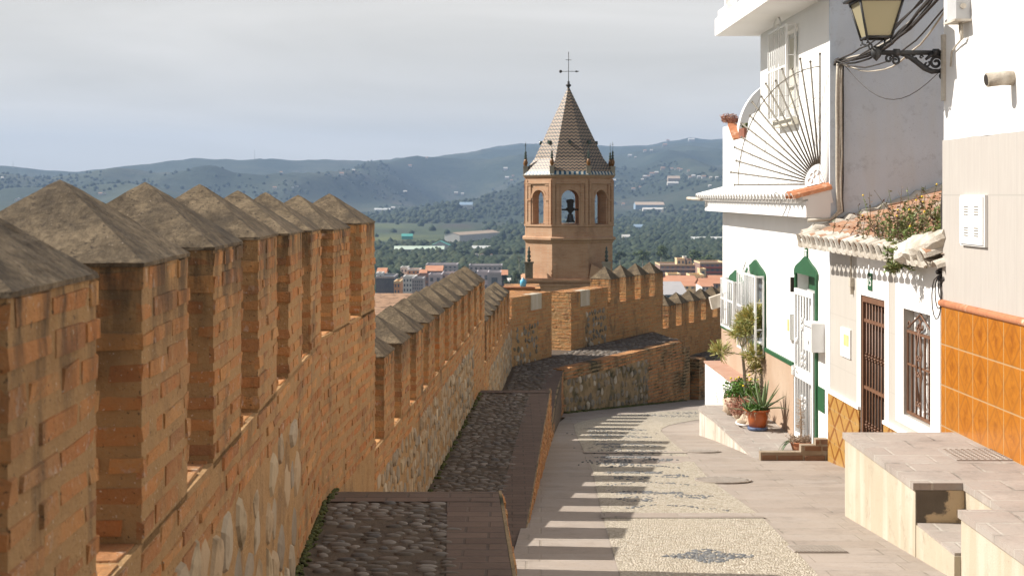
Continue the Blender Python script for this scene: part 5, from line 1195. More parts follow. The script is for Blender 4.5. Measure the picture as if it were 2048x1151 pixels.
# ------------------------------------------------------------ terrain
RIDGE=[(-700,350),(-300,340),(0,333),(50,337),(100,346),(150,345),(200,339),(250,333),(300,328),(330,322),(380,317),(420,315),(470,319),(520,316),(600,320),(670,319),(740,322),(760,320),(820,313),(880,313),(930,306),(990,293),(1040,287),(1100,288),(1240,292),(1290,291),(1330,283),(1380,276),(1420,280),(1470,274),(1600,270),(2000,285),(2800,320)]
BASE=[(0,-7.2),(45,-8.5),(120,-20),(300,-38),(520,-52),(1500,-54),(2300,-50),(2600,-47)]
def ridged(p): return 1-abs(noise.noise(p))*2
def terr(x,y):
    if y<1: return -7.2
    q=x/y; px=1024+f*q
    dr=interp([(500,5000),(800,5600),(1000,6800),(1500,7000)],px)
    b=interp(BASE,y)
    y0=interp([(500,2300),(760,2600),(1100,2500),(1500,2200)],px)
    if y<=y0: z=b
    else:
        t_=(y-y0)/(dr-y0); yr=interp(RIDGE,px); zr=(HY-yr)/f*dr
        if t_<=1:
            z=lerp(interp(BASE,y0),zr,t_**1.25)
            fold=ridged(Vector((x/700+y/2600,y/1500-x/2000,3)))*95+ridged(Vector((x/260+3,y/600,8)))*24+noise.noise(Vector((x/90,y/140,1)))*7
            z+=(fold-62)*math.sin(math.pi*min(1,t_*1.0))**.8
            if t_>.86: z+=noise.noise(Vector((x/60,y/60,2)))*5*(t_-.86)/.14
        else: z=zr-(t_-1)*900*.5+noise.noise(Vector((x/60,dr/60,2)))*5
    if y>600: z+=noise.noise(Vector((x/160,y/200,9)))*1.6
    return z
def vhit(px,py,dmin=300,dmax=7200):
    q=(px-1024)/f; y=dmin; kz=-(py-HY)/f
    while y<dmax:
        if terr(q*y,y)>=kz*y: return Vector((q*y,y,terr(q*y,y)))
        y*=1.004
    return Vector((q*dmax,dmax,kz*dmax))
mb=MB(); yy=[-40,-10,5,20,32,45,60]
y=60.0
while y<2200: y*=1.055; yy.append(y)
while y<7450: y+=38+ (y-2200)*.004; yy.append(y)
qs=[-1.4,-1.0,-.8,-.65,-.55]+[-.48+.9*k/235 for k in range(236)]+[.5,.65,.9,1.3]
prev=None
for y in yy:
    row=[mb.W((q*max(y,46)*(1 if y>=60 else 1.0),y,terr(q*max(y,46),max(y,1)))) for q in qs]
    if prev:
        for a,b,c_,d_ in zip(prev,prev[1:],row[1:],row): mb.F((a,b,c_,d_),True)
    prev=row
t=NT('countryside'); X_,Y_,Z_=t.sep()
vc=t.n('ShaderNodeTexVoronoi'); t.i(vc,'Vector',t.mapping(scl=(1,.55,0),rot=(0,0,.35))); t.i(vc,'Scale',.0055); vr=t.sep(vc.outputs['Color'])[0]
field=t.ramp(vr,[(0,(0.020,0.034,0.016)),(.35,(0.029,0.043,0.019)),(.55,(0.024,0.039,0.019)),(.68,(0.058,0.070,0.031)),(.80,(0.068,0.063,0.041)),(.88,(0.034,0.049,0.022)),(1,(0.088,0.091,0.044))],True)
scrub=t.ramp(t.map(t.noise(.006,8,.62),.35,.68),[(0,(0.014,0.024,0.012)),(.45,(0.026,0.038,0.019)),(.75,(0.044,0.057,0.030)),(1,(0.075,0.077,0.044))])
col=t.mix(t.map(t.noise(.0016,4),.40,.56),field,scrub)
col=t.mix(t.map(t.noise(.028,4,.7),.52,.62,0,.75),col,(0.012,0.021,0.010))
row_=t.math('SINE',t.math('MULTIPLY',t.math('ADD',X_,t.math('MULTIPLY',Y_,.22)),.55)); col=t.mix(t.math('MULTIPLY',t.map(row_,-.2,.6,0,.30),t.map(t.noise(.003,2),.45,.55)),col,(0.014,0.024,0.012))
hillc=t.ramp(t.map(t.noise(.0035,9,.65),.34,.68),[(0,(0.015,0.024,0.013)),(.4,(0.027,0.039,0.021)),(.7,(0.048,0.056,0.033)),(1,(0.082,0.073,0.052))])
hillc=t.mix(t.map(t.noise(.04,4,.7),.5,.6,0,.6),hillc,(0.012,0.020,0.011))
col=t.mix(t.map(Y_,2600,3400),col,hillc)
col=t.mix(t.map(t.noise(.0022,3,vec=t.mapping(loc=(500,90,0))),.5,.64,0,.35),col,(.085,.095,.06)); q_=t.math('DIVIDE',X_,Y_); fm=t.math('MULTIPLY',t.math('MULTIPLY',t.map(q_,-.13,-.12),t.map(t.math('ADD',q_,t.math('MULTIPLY',t.noise(.004,3),.02)),-.020,-.016,1,0)),t.math('MULTIPLY',t.map(t.math('ADD',Y_,t.math('MULTIPLY',t.noise(.006,4),300)),1640,1680),t.map(Y_,2380,2440,1,0)))
col=t.mix(t.math('MULTIPLY',fm,.9),col,t.ramp(t.map(t.noise(.0045,4,.6,vec=t.mapping(scl=(1,.5,1))),.36,.64),[(0,(.06,.052,.036)),(.4,(.048,.066,.03)),(.7,(.07,.09,.04)),(1,(.12,.135,.05))]))
M['land']=t.out(col,.95,t.bump(t.noise(.06,5,.6),.8,5.0))
obj('hills',mb,M['land'],kind='structure')
# distant groves: low-poly crowns
r=random.Random(33); mb=MB()
def fld(x,y): return noise.noise(Vector((x/230,y/420,4.2)))
cnt=0
while cnt<11500:
    u_=r.random(); y=700*(4600/700)**(u_**1.0); q=r.uniform(-.40,.19) if y>3000 else r.uniform(-.13,.18); x=q*y
    px=1024+f*q
    if y<2600 and 740<px<965 and 1500<y<2450: 
        if r.random()<.93: continue
    v=fld(x,y)
    if v<-.12 and r.random()<.93: continue
    s=(2.4+min(y,2300)*.0011-max(0,y-2300)*.0006)*r.uniform(.6,1.35)
    z=terr(x,y); c0=(x,y,z+s*.25)
    top=mb.W((x+r.uniform(-.2,.2)*s,y,z+s*r.uniform(1.2,1.7))); n=6; a0=r.random(); 
    r1=[mb.W((x+s*1.05*r.uniform(.8,1.2)*math.cos(a0+j*6.283/n),y+s*math.sin(a0+j*6.283/n),z+s*r.uniform(.45,.8))) for j in range(n)]
    r0=[mb.W((x+s*.8*math.cos(a0+j*6.283/n),y+s*.8*math.sin(a0+j*6.283/n),z-s*.3)) for j in range(n)]
    for j in range(n): mb.F((r1[j],r1[(j+1)%n],top),True); mb.F((r0[j],r0[(j+1)%n],r1[(j+1)%n],r1[j]),True)
    cnt+=1
t=NT('grove_leaves'); yv=t.sep()[1]; t.out(t.mix(t.map(yv,2300,4200,0,.86),t.ramp(t.island(),[(0,(.018,.030,.015)),(.4,(.028,.042,.02)),(.75,(.038,.053,.025)),(1,(.06,.07,.033))]),(.028,.038,.024)),.9); M['grove']=t.m
obj('groves',mb,M['grove'],kind='stuff',label='dark green groves covering the valley floor and far slopes',cat='trees')
# ------------------------------------------------------------ far farmhouses, sheds and greenhouses
M['farw']=surf('far_whitewash',[(0.577,0.562,0.530),(0.515,0.491,0.452)],.2,.9,0)
M['fartan']=surf('far_tan',[(0.390,0.296,0.218),(0.437,0.343,0.257)],.2,.9,0)
M['farroof']=surf('far_tile_roof',[(0.312,0.187,0.125),(0.359,0.226,0.156)],.2,.9,0)
M['farblue']=surf('blue_sheet',[(0.234,0.328,0.429),(0.281,0.367,0.452)],.2,.6,0)
M['farteal']=surf('teal_sheet',[(0.078,0.328,0.281),(0.101,0.374,0.328)],.2,.6,0)
M['farplas']=surf('greenhouse_plastic',[(0.452,0.468,0.452),(0.515,0.523,0.499)],.05,.6,0)
def shed(name,px,py,wpx,mw,mr,label,cat,group=None,hk=.5,depth=None,yaw=0,gable=.28,hm=None):
    p=vhit(px,py); W=wpx*p.y/f; D_=depth or max(6,W*.6); Hh=hm or clampf(W*hk,3.0,8)
    fr=Fr(p+Vector((0,D_*.5,-1)),(math.cos(yaw),math.sin(yaw),0),(-math.sin(yaw),math.cos(yaw),0),UP); a,b=W/2,D_/2; hz=Hh+1; rz=hz+min(W*gable,Hh*.7)
    mb=MB(fr)
    mb.poly([(-a,-b,0),(a,-b,0),(a,-b,hz),(-a,-b,hz)]); mb.poly([(-a,b,0),(a,b,0),(a,b,hz),(-a,b,hz)])
    if W>=D_: 
        for s in (-a,a): mb.poly([(s,-b,0),(s,b,0),(s,b,hz),(s,0,rz),(s,-b,hz)])
        mb.mi=1; mb.poly([(-a-.3,-b-.4,hz-.1),(a+.3,-b-.4,hz-.1),(a+.3,0,rz),(-a-.3,0,rz)]); mb.poly([(-a-.3,b+.4,hz-.1),(a+.3,b+.4,hz-.1),(a+.3,0,rz),(-a-.3,0,rz)])
    else:
        for s in (-a,a): mb.poly([(s,-b,0),(s,b,0),(s,b,hz),(s,-b,hz)])
        for s in (-b,b): mb.poly([(-a,s,hz),(a,s,hz),(0,s,rz)])
        mb.mi=1
        for s in (-1,1): mb.poly([(s*(a+.3),-b-.4,hz-.1),(s*(a+.3),b+.4,hz-.1),(0,b+.4,rz),(0,-b-.4,rz)])
    o=obj(name,mb,[mw,mr]); tag(o,label,cat,group); return o
hs=[(1330,294),(1271,317),(1260,314),(1290,305),(1303,303),(1326,340),(1344,340),(1351,340),(1357,341),(1362,342),(1377,344),(1304,352),(1313,350),(1290,357),(1285,362),(1375,353),(1380,357),(1387,356),(1422,357),(1434,357),(1267,381),(1280,377),(1228,364),(1229,376),(1420,375),(1247,412),(1283,424),(1326,425),(786,420),(798,415),(966,467),(976,464),(945,470),(964,516),(983,516),(953,516),(761,504),(1000,470),(1044,450),(989,482),(820,334),(853,318),(810,387),(912,390),(925,391),(1026,356),(1014,359),(1023,366),(1011,342),(4,358),(31,402),(36,400),(707,343),(683,352),(594,376),(549,380),(562,348),(208,390),(200,392),(585,378),(1297,355),(1398,357),(1408,357),(1336,284)]
r=random.Random(2)
for px,py in hs: shed('farmhouse',px,py,r.uniform(3.5,8.5),M['farw'] if r.random()<.75 else M['fartan'],M['farroof'] if r.random()<.55 else M['farw'],'tiny white or tan farmhouse scattered over the far valley and hillsides','house','farmhouses on the far slopes')
shed('warehouse',943,484,33,M['farw'],M['fartan'],'big white gable fronted warehouse with long tan roof in the valley left of the tower','warehouse',depth=130,hm=8,yaw=-.35,gable=.15)
shed('warehouse',1300,418,58,M['farblue'],M['fartan'],'long tan roofed warehouse on the slope right of the tower','warehouse',depth=50,hm=9)
shed('warehouse',1309,423,46,M['farw'],M['farw'],'long low white shed just below the tan roofed warehouse','warehouse',depth=20,hm=5)
shed('barn',1277,462,18,M['farblue'],M['farblue'],'small pale blue barn beside a pale track right of the tower','barn',hm=6)
shed('barn',1252,482,16,M['farw'],M['farw'],'small white barn nearest the right side of the tower','barn',hm=5)
shed('greenhouse',1415,484,64,M['farplas'],M['farplas'],'long pale greenhouse strip touching the white house edge','greenhouse',hm=3.5,depth=14)
shed('greenhouse',764,424,32,M['farplas'],M['farplas'],'pale greenhouse beside the end merlon of the near wall','greenhouse',hm=5,depth=30)
shed('greenhouse',838,507,100,M['farplas'],surf('pale_green_sheet',[(.42,.52,.42),(.5,.58,.48)],.1,.6,0),'long pale green greenhouse behind the left town roofs','greenhouse',hm=4,depth=14)
shed('greenhouse',880,504,40,M['farplas'],M['farteal'],'teal roofed greenhouse joined to the long pale green one','greenhouse',hm=6,depth=24)
shed('greenhouse',814,479,22,M['farteal'],M['farteal'],'small teal shed in the fields above the long greenhouse','greenhouse',hm=4)
shed('greenhouse',962,504,36,M['farplas'],M['farplas'],'row of low pale plastic tunnels left of the tower base','greenhouse',hm=3.5,depth=12)
shed('villa',932,418,26,M['farw'],M['farblue'],'white villa with blue grey roof alone among the groves','house',hm=8)
shed('villa',1348,365,24,M['fartan'],M['fartan'],'tan country house with long white terrace on the right slope','house',hm=9)
shed('villa',1346,371,22,M['farw'],M['farw'],'white terrace building just under the tan country house','house',hm=5)
shed('villa',1383,283,12,M['farw'],M['farw'],'white building alone near the right hilltop','house',hm=9)
# ------------------------------------------------------------ town
def townblock(px0,px1,pt_,pb,Y,mw,mr,nx,ny,label,kind='flat',depth=14,mwin=None,bands=None,group=None):
    x0,x1=(px0-1024)/f*Y,(px1-1024)/f*Y; zt=-(pt_-HY)/f*Y; zb=min(-(pb-HY)/f*Y,terr((x0+x1)/2,Y))-2
    b=thing('town_building',((x0+x1)/2,Y,zb),label,'building',group)
    mb=MB(); mb.box(x0,x1,Y,Y+depth,zb,zt); obj('wall',mb,mw,b)
    mb=MB()
    if kind=='flat':
        w_=.35
        for q in ((x0-.12,x1+.12,Y-.12,Y+w_),(x0-.12,x1+.12,Y+depth-w_,Y+depth+.12),(x0-.12,x0+w_,Y+w_,Y+depth-w_),(x1-w_,x1+.12,Y+w_,Y+depth-w_)): mb.box(*q,zt+.003,zt+.75)
        obj('roof_parapet',mb,mr,b)
    else:
        rz=zt+min(2.6,depth*.16); m_=Y+depth/2
        mb.poly([(x0-.5,Y-.6,zt-.1),(x1+.5,Y-.6,zt-.1),(x1+.5,m_,rz),(x0-.5,m_,rz)]); mb.poly([(x0-.5,Y+depth+.6,zt-.1),(x1+.5,Y+depth+.6,zt-.1),(x1+.5,m_,rz),(x0-.5,m_,rz)])
        for s in (x0,x1): mb.poly([(s,Y,zt-.1),(s,Y+depth,zt-.1),(s,m_,rz-.05)])
        obj('roof',mb,mr,b)
    zvis=-(pb-HY)/f*Y
    if bands:
        for k in range(ny):
            z=lerp(zvis,zt,k/ny); mb=MB(); mb.box(x0-.25,x1+.25,Y-.9,Y-.004,z-.12,z+.75); obj('balcony_band',mb,bands,b)
    wmb=MB(); ww=(x1-x0)/nx*.46; wh=(zt-zvis)/ny*.5; wmb.box(-ww/2,ww/2,-.06,.0,-wh/2,wh/2)
    proto=None
    for i in range(nx):
        for j in range(ny):
            x=lerp(x0,x1,(i+.5)/nx); z=lerp(zvis,zt,(j+.55)/ny)
            if proto is None:
                proto=obj('window',wmb,mwin or M['glass'],b); w=proto
            else:
                w=proto.copy(); C.objects.link(w); w.parent=b
            w.matrix_parent_inverse=Matrix.Translation(-Vector(b.location)); w.location=(x,Y-.01,z)
    return b
S=lambda n,c,c2: surf(n,[c,c2],.3,.9,0)
cW=S('town_white',(0.6744,0.6552,0.618),(0.5988,0.5808,0.5424)); cO=S('town_orange',(0.5616,0.2808,0.1404),(0.618,0.3372,0.1872)); cG=S('town_grey',(0.3372,0.3276,0.3276),(0.3936,0.3744,0.3744)); cM=S('town_mauve',(0.4308,0.3936,0.402),(0.4872,0.4404,0.4404)); cB=S('town_brown',(0.2244,0.1404,0.1128),(0.2808,0.1872,0.15)); cC=S('town_cream',(0.6924,0.5244,0.318),(0.636,0.468,0.2616)); cD=S('town_slate',(0.0936,0.108,0.1308),(0.1308,0.1452,0.168)); cT=S('town_tile_roof',(0.4308,0.1968,0.1128),(0.5052,0.2616,0.1596)); cP=S('town_pink',(0.5616,0.4116,0.3372),(0.5148,0.3552,0.2808)); cR=S('town_redrail',(0.3936,0.0936,0.066),(0.4488,0.1308,0.0936))
TB=townblock
TB(752,788,556,600,560,cD,cG,4,3,'dark slate modern block just right of the end merlon','flat',20)
TB(752,764,549,556,565,cW,cW,2,1,'white upper storey set back above the dark slate block','flat',10)
TB(755,771,545,560,640,cW,cT,2,2,'white gabled house behind the dark slate block','gable',12)
TB(788,800,566,600,540,cO,cC,2,3,'small orange house squeezed beside the dark slate block','flat',14)
TB(801,815,537,575,700,cW,cW,2,4,'tall white block with orange end at the left of the town','flat',12)
TB(815,840,541,556,690,cO,cW,3,2,'orange fronted apartment block with white roof terraces','flat',12)
TB(806,830,556,585,600,cW,cW,4,3,'stepped white houses in front of the orange apartment block','flat',14)
TB(824,846,560,580,560,cG,cG,5,3,'grey green glazed block in front of the stepped white houses','flat',14)
TB(835,858,552,575,640,cB,cB,3,2,'plain brown block between the glazed block and the mauve wall','flat',12)
TB(840,852,545,552,655,cW,cT,2,1,'little white house with tile roof over the brown block','gable',8)
TB(852,884,541,560,700,cB,cT,4,2,'long brown tiled block under the grey offices','gable',14)
TB(852,914,531,545,760,cG,cM,7,2,'long grey office block along the groves left of centre','flat',18)
TB(857,883,552,582,610,cM,cM,2,2,'mauve blank walled building behind the middle merlons','flat',14)
TB(884,915,549,580,620,cP,cM,4,3,'pale pink building mostly hidden behind the middle merlons','flat',14)
TB(938,1004,533,548,740,cM,cG,7,2,'long pale grey school block right of the middle merlons','flat',18)
TB(954,978,546,585,640,cM,cM,2,2,'pale mauve wing below the school block','flat',12)
TB(976,1002,547,585,630,cG,cM,1,1,'lilac grey blank gable wall below the school block','flat',12)
TB(1003,1014,549,575,650,cB,cT,2,2,'narrow brown house at the end of the lilac wall','gable',12)
TB(1320,1392,531,556,760,cB,cC,7,3,'large brown apartment block with cream penthouse and long balconies right of the tower','flat',26,bands=cP)
TB(1354,1370,519,530,770,cC,cC,2,1,'cream penthouse on top of the large brown apartment block','flat',10)
TB(1375,1383,520,530,770,cC,cB,1,1,'small cream stair tower on the large brown apartment block','flat',6)
TB(1367,1373,515,524,775,cW,cW,1,1,'white lift housing on the roof of the brown apartments','flat',5)
TB(1400,1450,527,545,740,cB,cC,5,2,'second brown apartment block with red railings by the white house edge','flat',24,bands=cR)
TB(1400,1412,540,552,700,cC,cC,1,1,'cream box shaped annex under the second brown block','flat',10)
TB(1336,1361,550,556,690,cC,cC,4,1,'left cream terrace strip below the brown apartments','flat',12)
TB(1380,1408,552,572,660,cC,cC,4,2,'middle cream terrace building with dark garage openings','flat',14)
TB(1426,1440,556,575,650,cC,cW,2,2,'right cream terrace building near the white house edge','flat',12)
TB(1327,1340,562,575,600,cW,cW,2,1,'white flat roofed house just right of the high merlons','flat',12)
TB(1340,1378,556,566,640,cW,cT,6,1,'row of white terraces with tiny chimneys below the cream strip','flat',10)
TB(1346,1402,571,580,560,cC,cT,5,1,'wide low terracotta roofed house above the farthest merlons','gable',50)
TB(1404,1425,572,592,540,cW,cT,3,2,'white house with tile roof behind the right merlons','gable',18)
TB(1424,1450,566,592,560,cP,cT,4,2,'pink tile roofed house next to the white house corner','gable',20)
TB(1326,1345,578,592,520,cP,cT,3,1,'pink tiled house low beside the high merlons','gable',18)
TB(1330,1374,588,600,420,cG,cG,3,1,'grey sheet roofed shed right behind the farthest merlons','gable',40)
TB(1230,1260,560,580,600,cW,cW,3,2,'white building peeping between the high merlons','flat',14)
TB(1262,1316,556,580,620,cM,cW,4,2,'pale long building glimpsed between the tall merlons','flat',14)
r=random.Random(8)
for k in range(46):
    px=r.choice((r.uniform(752,1010),r.uniform(1326,1446))); Y=r.uniform(470,720); py=HY+52/ Y*f - r.uniform(7,13)*560/Y
    w=r.uniform(9,18); m1=r.choice((cW,cW,cW,cC,cP,cM,cO)); m2=r.choice((cT,cT,cW,cM))
    x0=(px-1024)/f*Y; s=r.uniform(4,7); 
    zt=terr(x0,Y)+r.uniform(5,10); pyt=HY-zt/Y*f
    TB(px,px+w,pyt,pyt+s*2,Y,m1,m2,r.choice((2,3)),2,'small pale town house crowded among the roofs beyond the wall',r.choice(('flat','gable')),12,group='small houses crowded in the town')
# near roofs just below the wall
def roofhouse(px0,px1,yr,ye,Y0,Y1,label,mat,mw):
    x0,x1=(px0-1024)/f*Y0,(px1-1024)/f*Y0; z0=-(ye-HY)/f*Y0; z1_=-(yr-HY)/f*Y1
    b=thing('roof_house',((x0+x1)/2,(Y0+Y1)/2,terr(0,Y0)-1),label,'house'); mb=MB(); mb.box(x0,x1,Y0+.2,Y1,terr(0,Y0)-8,z0-.05); obj('wall',mb,mw,b)
    mb=MB(); mb.poly([(x0-.3,Y0,z0),(x1+.3,Y0,z0),(x1+.3,Y1,z1_),(x0-.3,Y1,z1_)]); mb.poly([(x0-.3,Y0,z0-.15),(x1+.3,Y0,z0-.15),(x1+.3,Y0,z0),(x0-.3,Y0,z0)]); mb.poly([(x0-.3,Y1,z1_),(x1+.3,Y1,z1_),(x1+.3,Y1+4,z1_-1.6),(x0-.3,Y1+4,z1_-1.6)]); 
    obj('roof',mb,mat,b); return b
roofhouse(700,905,586,640,46,54,'terracotta tiled roof showing just over the middle merlons',surf('pale_roof_tile',[(.34,.20,.12),(.40,.26,.17)],9.0,.9,.9,16,.05,spot=(3.5,.48,.62,(.17,.105,.065))),M['brickf'])
rt=thing('rooftop_parapet',(1.0,62,-6),'low brick rooftop parapet with a blue jug at the foot of the tower','parapet')
mb=MB(); x0,x1=(1008-1024)/f*62,(1068-1024)/f*62; mb.box(x0,x1,62,62.4,-12,-(577-HY)/f*62); mb.box(x0,x1+.3,62.4,66,-12,-(574-HY)/f*62-.1); obj('brick_parapet',mb,M['brickd'],rt); mb=MB(); mb.box(x0-.05,x1+.05,61.95,62.45,-(577-HY)/f*62+.002,-(573.5-HY)/f*62); obj('coping',mb,M['terra'],rt)
bj=thing('water_jug',((1046-1024)/f*62.2,62.2,-(573.5-HY)/f*62),'blue plastic water jug standing on the rooftop parapet left of the tower','jug')
mb=MB(); p=Vector(bj.location)+Vector((0,0,.003)); mb.lathe([(.02,0),(.13,.01),(.135,.22),(.12,.28),(.05,.33),(.045,.38),(.01,.385)],p,12); obj('body',mb,surf('blue_plastic',[(.12,.45,.68),(.16,.5,.72)],5,.35,0),bj); mb=MB(); mb.lathe([(.05,.34),(.05,.39),(.01,.392)],p,10); obj('cap',mb,M['wmetal'],bj); mb=MB(); mb.tube([p+Vector((.04,0,.32)),p+Vector((.15,0,.32)),p+Vector((.17,0,.2)),p+Vector((.12,0,.1))],.016,6); obj('handle',mb,M['farblue'],bj)
# trees at the edge of town
r=random.Random(14)
def leafcrown(mb,c_,rx,rz,n,ls):
    cl=[Vector((r.gauss(0,.42)*rx,r.gauss(0,.42)*rx,r.gauss(0,.4)*rz)) for _ in range(9)]
    for k in range(n):
        q=r.choice(cl); d_=Vector((r.gauss(0,1),r.gauss(0,1),r.gauss(0,1))).normalized(); p=c_+q+Vector((d_.x*rx*.42,d_.y*rx*.42,d_.z*rz*.42))*r.uniform(.6,1)
        a=Vector((r.gauss(0,1),r.gauss(0,1),r.gauss(0,1))).normalized(); b=a.cross(d_); b=b.normalized() if b.length>.1 else Vector((1,0,0)); l=ls*r.uniform(.6,1.3)
        mb.F([mb.W(v) for v in (p-a*l,p+b*l*.7,p+a*l,p-b*l*.7)])
M['lightleaf']=leafm('pale_tree_leaf',[(.07,.10,.03),(.11,.15,.05),(.05,.075,.025),(.14,.17,.07)],.8)
M['darkleaf']=leafm('dark_tree_leaf',[(.025,.045,.018),(.045,.068,.028),(.03,.05,.02),(.07,.09,.04)],.8)
for (px,py,w,hh,Y,mt,lab) in ((1285,525,30,24,820,'lightleaf','pale green tree in a row behind the tall merlons, the leftmost one'),(1322,522,34,30,830,'lightleaf','broad pale green tree behind the large brown apartment block, left of the penthouse'),(1384,528,40,32,850,'lightleaf','rounded pale green tree right behind the cream penthouse'),(1412,527,30,16,830,'lightleaf','low pale green tree over the second brown apartment block'),(1240,520,26,22,820,'darkleaf','dark green tree just right of the tower drum'),(1020,576,24,26,560,'darkleaf','dark green tree left of the tower beside the narrow brown house'),(1034,574,26,34,570,'darkleaf','taller dark tree between the blue jug and the town'),(1010,566,18,20,640,'darkleaf','small dark tree behind the narrow brown house'),(1038,535,14,34,700,'lightleaf','slender bare looking pale tree beside the tower base'),(800,556,16,14,660,'darkleaf','small dark tree between the slate block and orange apartments'),(925,548,20,16,720,'darkleaf','dark tree showing between two grey office blocks')):
    x=(px-1024)/f*Y; zb=-(py-HY)/f*Y; W=w*Y/f; H_=hh*Y/f; z0=min(zb,terr(x,Y)+1)
    tr_=thing('tree',(x,Y,z0-1),lab,'tree'); mb=MB(); mb.tube([(x,Y,z0-1.5),(x+.1,Y,zb+H_*.3),(x-.2,Y,zb+H_*.75)],[W*.05,W*.035,W*.012],6)
    for q in range(4): a=q*1.6; mb.tube([(x,Y,zb+H_*.35),(x+W*.28*math.cos(a),Y+W*.28*math.sin(a),zb+H_*.7)],[W*.02,W*.008],4)
    obj('trunk',mb,M['bark'],tr_); mb=MB(); leafcrown(mb,Vector((x,Y,zb+H_*.58)),W*.52,H_*.46,520 if 'slender' not in lab else 170,W*.06); obj('crown',mb,M[mt],tr_)
# tracks in the fields
M['track']=surf('pale_track',[(.38,.33,.26),(.45,.4,.32)],.05,.95,0)
mb=MB()
for P in (((1292,447),(1288,455),(1292,463),(1294,470)),((1030,485),(1026,490),(1030,496),(1040,497)),((944,418),(960,423),(975,426)),((1335,418),(1380,422),(1420,421))):
    Q=[vhit(*p) for p in P]
    for a,b in zip(Q,Q[1:]):
        n=8; 
        for k in range(n):
            p,q=a.lerp(b,k/n),a.lerp(b,(k+1)/n); p.z=terr(p.x,p.y)+1.2; q.z=terr(q.x,q.y)+1.2; s=Vector((2.6,0,0)); s2=Vector((0,4,0)); mb.F([mb.W(v) for v in (p-s-s2,p+s-s2,q+s+s2,q-s+s2)])
obj('farm_tracks',mb,M['track'],kind='structure')
# two thin masts on the left ridge
for i,(px,pt2,lab) in enumerate(((26,322,'thin mast on the left ridge nearest the picture edge'),(509,299,'thin mast on the ridge above the fourth near merlon'))):
    p=vhit(px,interp(RIDGE,px)+1.5,2500); z=-(pt2-HY)/f*p.y; mb=MB(); mb.tube([(p.x,p.y,p.z-3),(p.x,p.y,z)],[1.2,.5],4); o=obj('radio_mast',mb,M['gmetal']); tag(o,lab,'mast')
# ------------------------------------------------------------ haze, sky, sun, camera
t=NT('air'); vol=t.n('ShaderNodeVolumePrincipled'); t.i2(vol,'Color',HAZEC); t.i(vol,'Density',HAZE); t.i(vol,'Anisotropy',.1)
for l in list(t.t.nodes['Material Output'].inputs['Surface'].links): t.t.links.remove(l)
t.t.links.new(vol.outputs[0],t.t.nodes['Material Output'].inputs['Volume']); t.m.volume_intersection_method='FAST' if hasattr(t.m,'volume_intersection_method') else None
mb=MB(); zlo=min(v.z for o in C.objects if o.type=='MESH' and o.name.startswith('hills') for v in [Vector(c.co) for c in o.data.vertices])-1.0
mb.box(-12500,12500,-120,7600,zlo,322); hz=obj('haze',mb,t.m,kind='stuff',label='pale blue air veiling the far hills',cat='haze')
w=bpy.data.worlds.new('World'); sc.world=w; w.use_nodes=True; nt=w.node_tree; bg=nt.nodes['Background']
S_=Vector((-1,.13,.86)).normalized(); el=math.asin(S_.z); az=math.atan2(S_.x,S_.y)
sky=nt.nodes.new('ShaderNodeTexSky'); sky.sky_type='NISHITA'; sky.sun_disc=False; sky.sun_elevation=el; sky.sun_rotation=az%(2*math.pi); sky.dust_density=3.0; sky.air_density=1.0
tc=nt.nodes.new('ShaderNodeTexCoord'); mp=nt.nodes.new('ShaderNodeMapping'); mp.inputs['Scale'].default_value=(1.6,1.6,9); nt.links.new(tc.outputs['Generated'],mp.inputs['Vector'])
nz=nt.nodes.new('ShaderNodeTexNoise'); nz.inputs['Scale'].default_value=1.5; nz.inputs['Detail'].default_value=6; nz.inputs['Roughness'].default_value=.5; nz.inputs['Distortion'].default_value=.4; nt.links.new(mp.outputs[0],nz.inputs['Vector'])
mr=nt.nodes.new('ShaderNodeMapRange'); mr.inputs['From Min'].default_value=.32; mr.inputs['From Max'].default_value=.66; mr.inputs['To Min'].default_value=SKYMIX[0]; mr.inputs['To Max'].default_value=SKYMIX[1]; nt.links.new(nz.outputs['Fac'],mr.inputs['Value'])
mx=nt.nodes.new('ShaderNodeMix'); mx.data_type='RGBA'; sx=nt.nodes.new('ShaderNodeSeparateXYZ'); nt.links.new(tc.outputs['Generated'],sx.inputs[0])
me_=nt.nodes.new('ShaderNodeMapRange'); nt.links.new(sx.outputs[2],me_.inputs['Value'])
for k_n,v_n in (('From Min',.18),('From Max',.55),('To Min',1.0),('To Max',.18)): me_.inputs[k_n].default_value=v_n
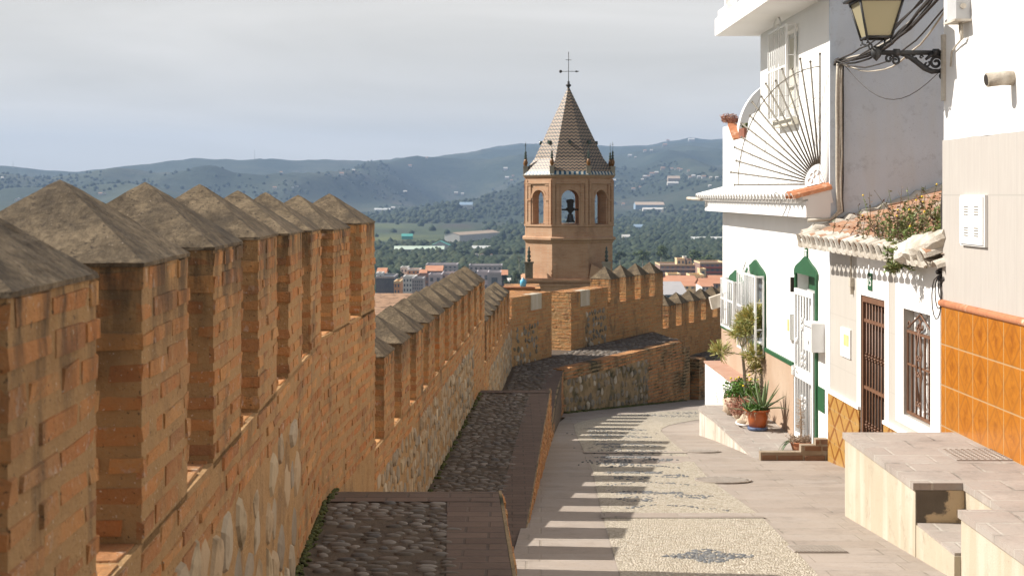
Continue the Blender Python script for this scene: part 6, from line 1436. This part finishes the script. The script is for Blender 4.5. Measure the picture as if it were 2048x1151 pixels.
mm=nt.nodes.new('ShaderNodeMath'); mm.operation='MULTIPLY'; nt.links.new(mr.outputs[0],mm.inputs[0]); nt.links.new(me_.outputs[0],mm.inputs[1]); nt.links.new(mm.outputs[0],mx.inputs[0]); nt.links.new(sky.outputs[0],mx.inputs[6]); cm=nt.nodes.new('ShaderNodeMix'); cm.data_type='RGBA'; cm.inputs[6].default_value=(*[c_*q_ for c_,q_ in zip(CLOUD,(.92,.92,.905))],1); cm.inputs[7].default_value=(*[c_*1.1 for c_ in CLOUD],1)
n2=nt.nodes.new('ShaderNodeTexNoise'); n2.inputs['Scale'].default_value=1.15; n2.inputs['Detail'].default_value=7; n2.inputs['Roughness'].default_value=.52; n2.inputs['Distortion'].default_value=.7
mp2=nt.nodes.new('ShaderNodeMapping'); mp2.inputs['Scale'].default_value=(2.2,2.2,16); mp2.inputs['Rotation'].default_value=(0,.05,0); mp2.inputs['Location'].default_value=(3.1,.4,1.7); nt.links.new(tc.outputs['Generated'],mp2.inputs['Vector']); nt.links.new(mp2.outputs[0],n2.inputs['Vector'])
r2=nt.nodes.new('ShaderNodeMapRange'); r2.inputs['From Min'].default_value=.34; r2.inputs['From Max'].default_value=.64; nt.links.new(n2.outputs['Fac'],r2.inputs['Value']); nt.links.new(r2.outputs[0],cm.inputs[0]); nt.links.new(cm.outputs[2],mx.inputs[7])
nt.links.new(mx.outputs[2],bg.inputs['Color']); bg.inputs['Strength'].default_value=SKYS
sun=bpy.data.lights.new('sun','SUN'); sun.energy=SUN; sun.angle=math.radians(.55); sun.color=(1,.945,.87); so=bpy.data.objects.new('sun',sun); C.objects.link(so); so.rotation_euler=(-S_).to_track_quat('-Z','Y').to_euler(); so.location=(-8,5,12)
cd=bpy.data.cameras.new('camera'); cd.sensor_width=36; cd.lens=f/2048*36; cd.shift_y=-(575.5-HY)/2048; cd.clip_start=.05; cd.clip_end=30000
cd.dof.use_dof=True; cd.dof.focus_distance=9.0; cd.dof.aperture_fstop=11.0
co=bpy.data.objects.new('camera',cd); C.objects.link(co); co.rotation_euler=(math.pi/2,0,0); sc.camera=co
sc.view_settings.view_transform='Standard'; sc.view_settings.look='None'; sc.view_settings.exposure=EXPO; sc.view_settings.gamma=1
sc.cycles.max_bounces=8; sc.cycles.diffuse_bounces=5; sc.cycles.volume_bounces=0; sc.cycles.use_denoising=True
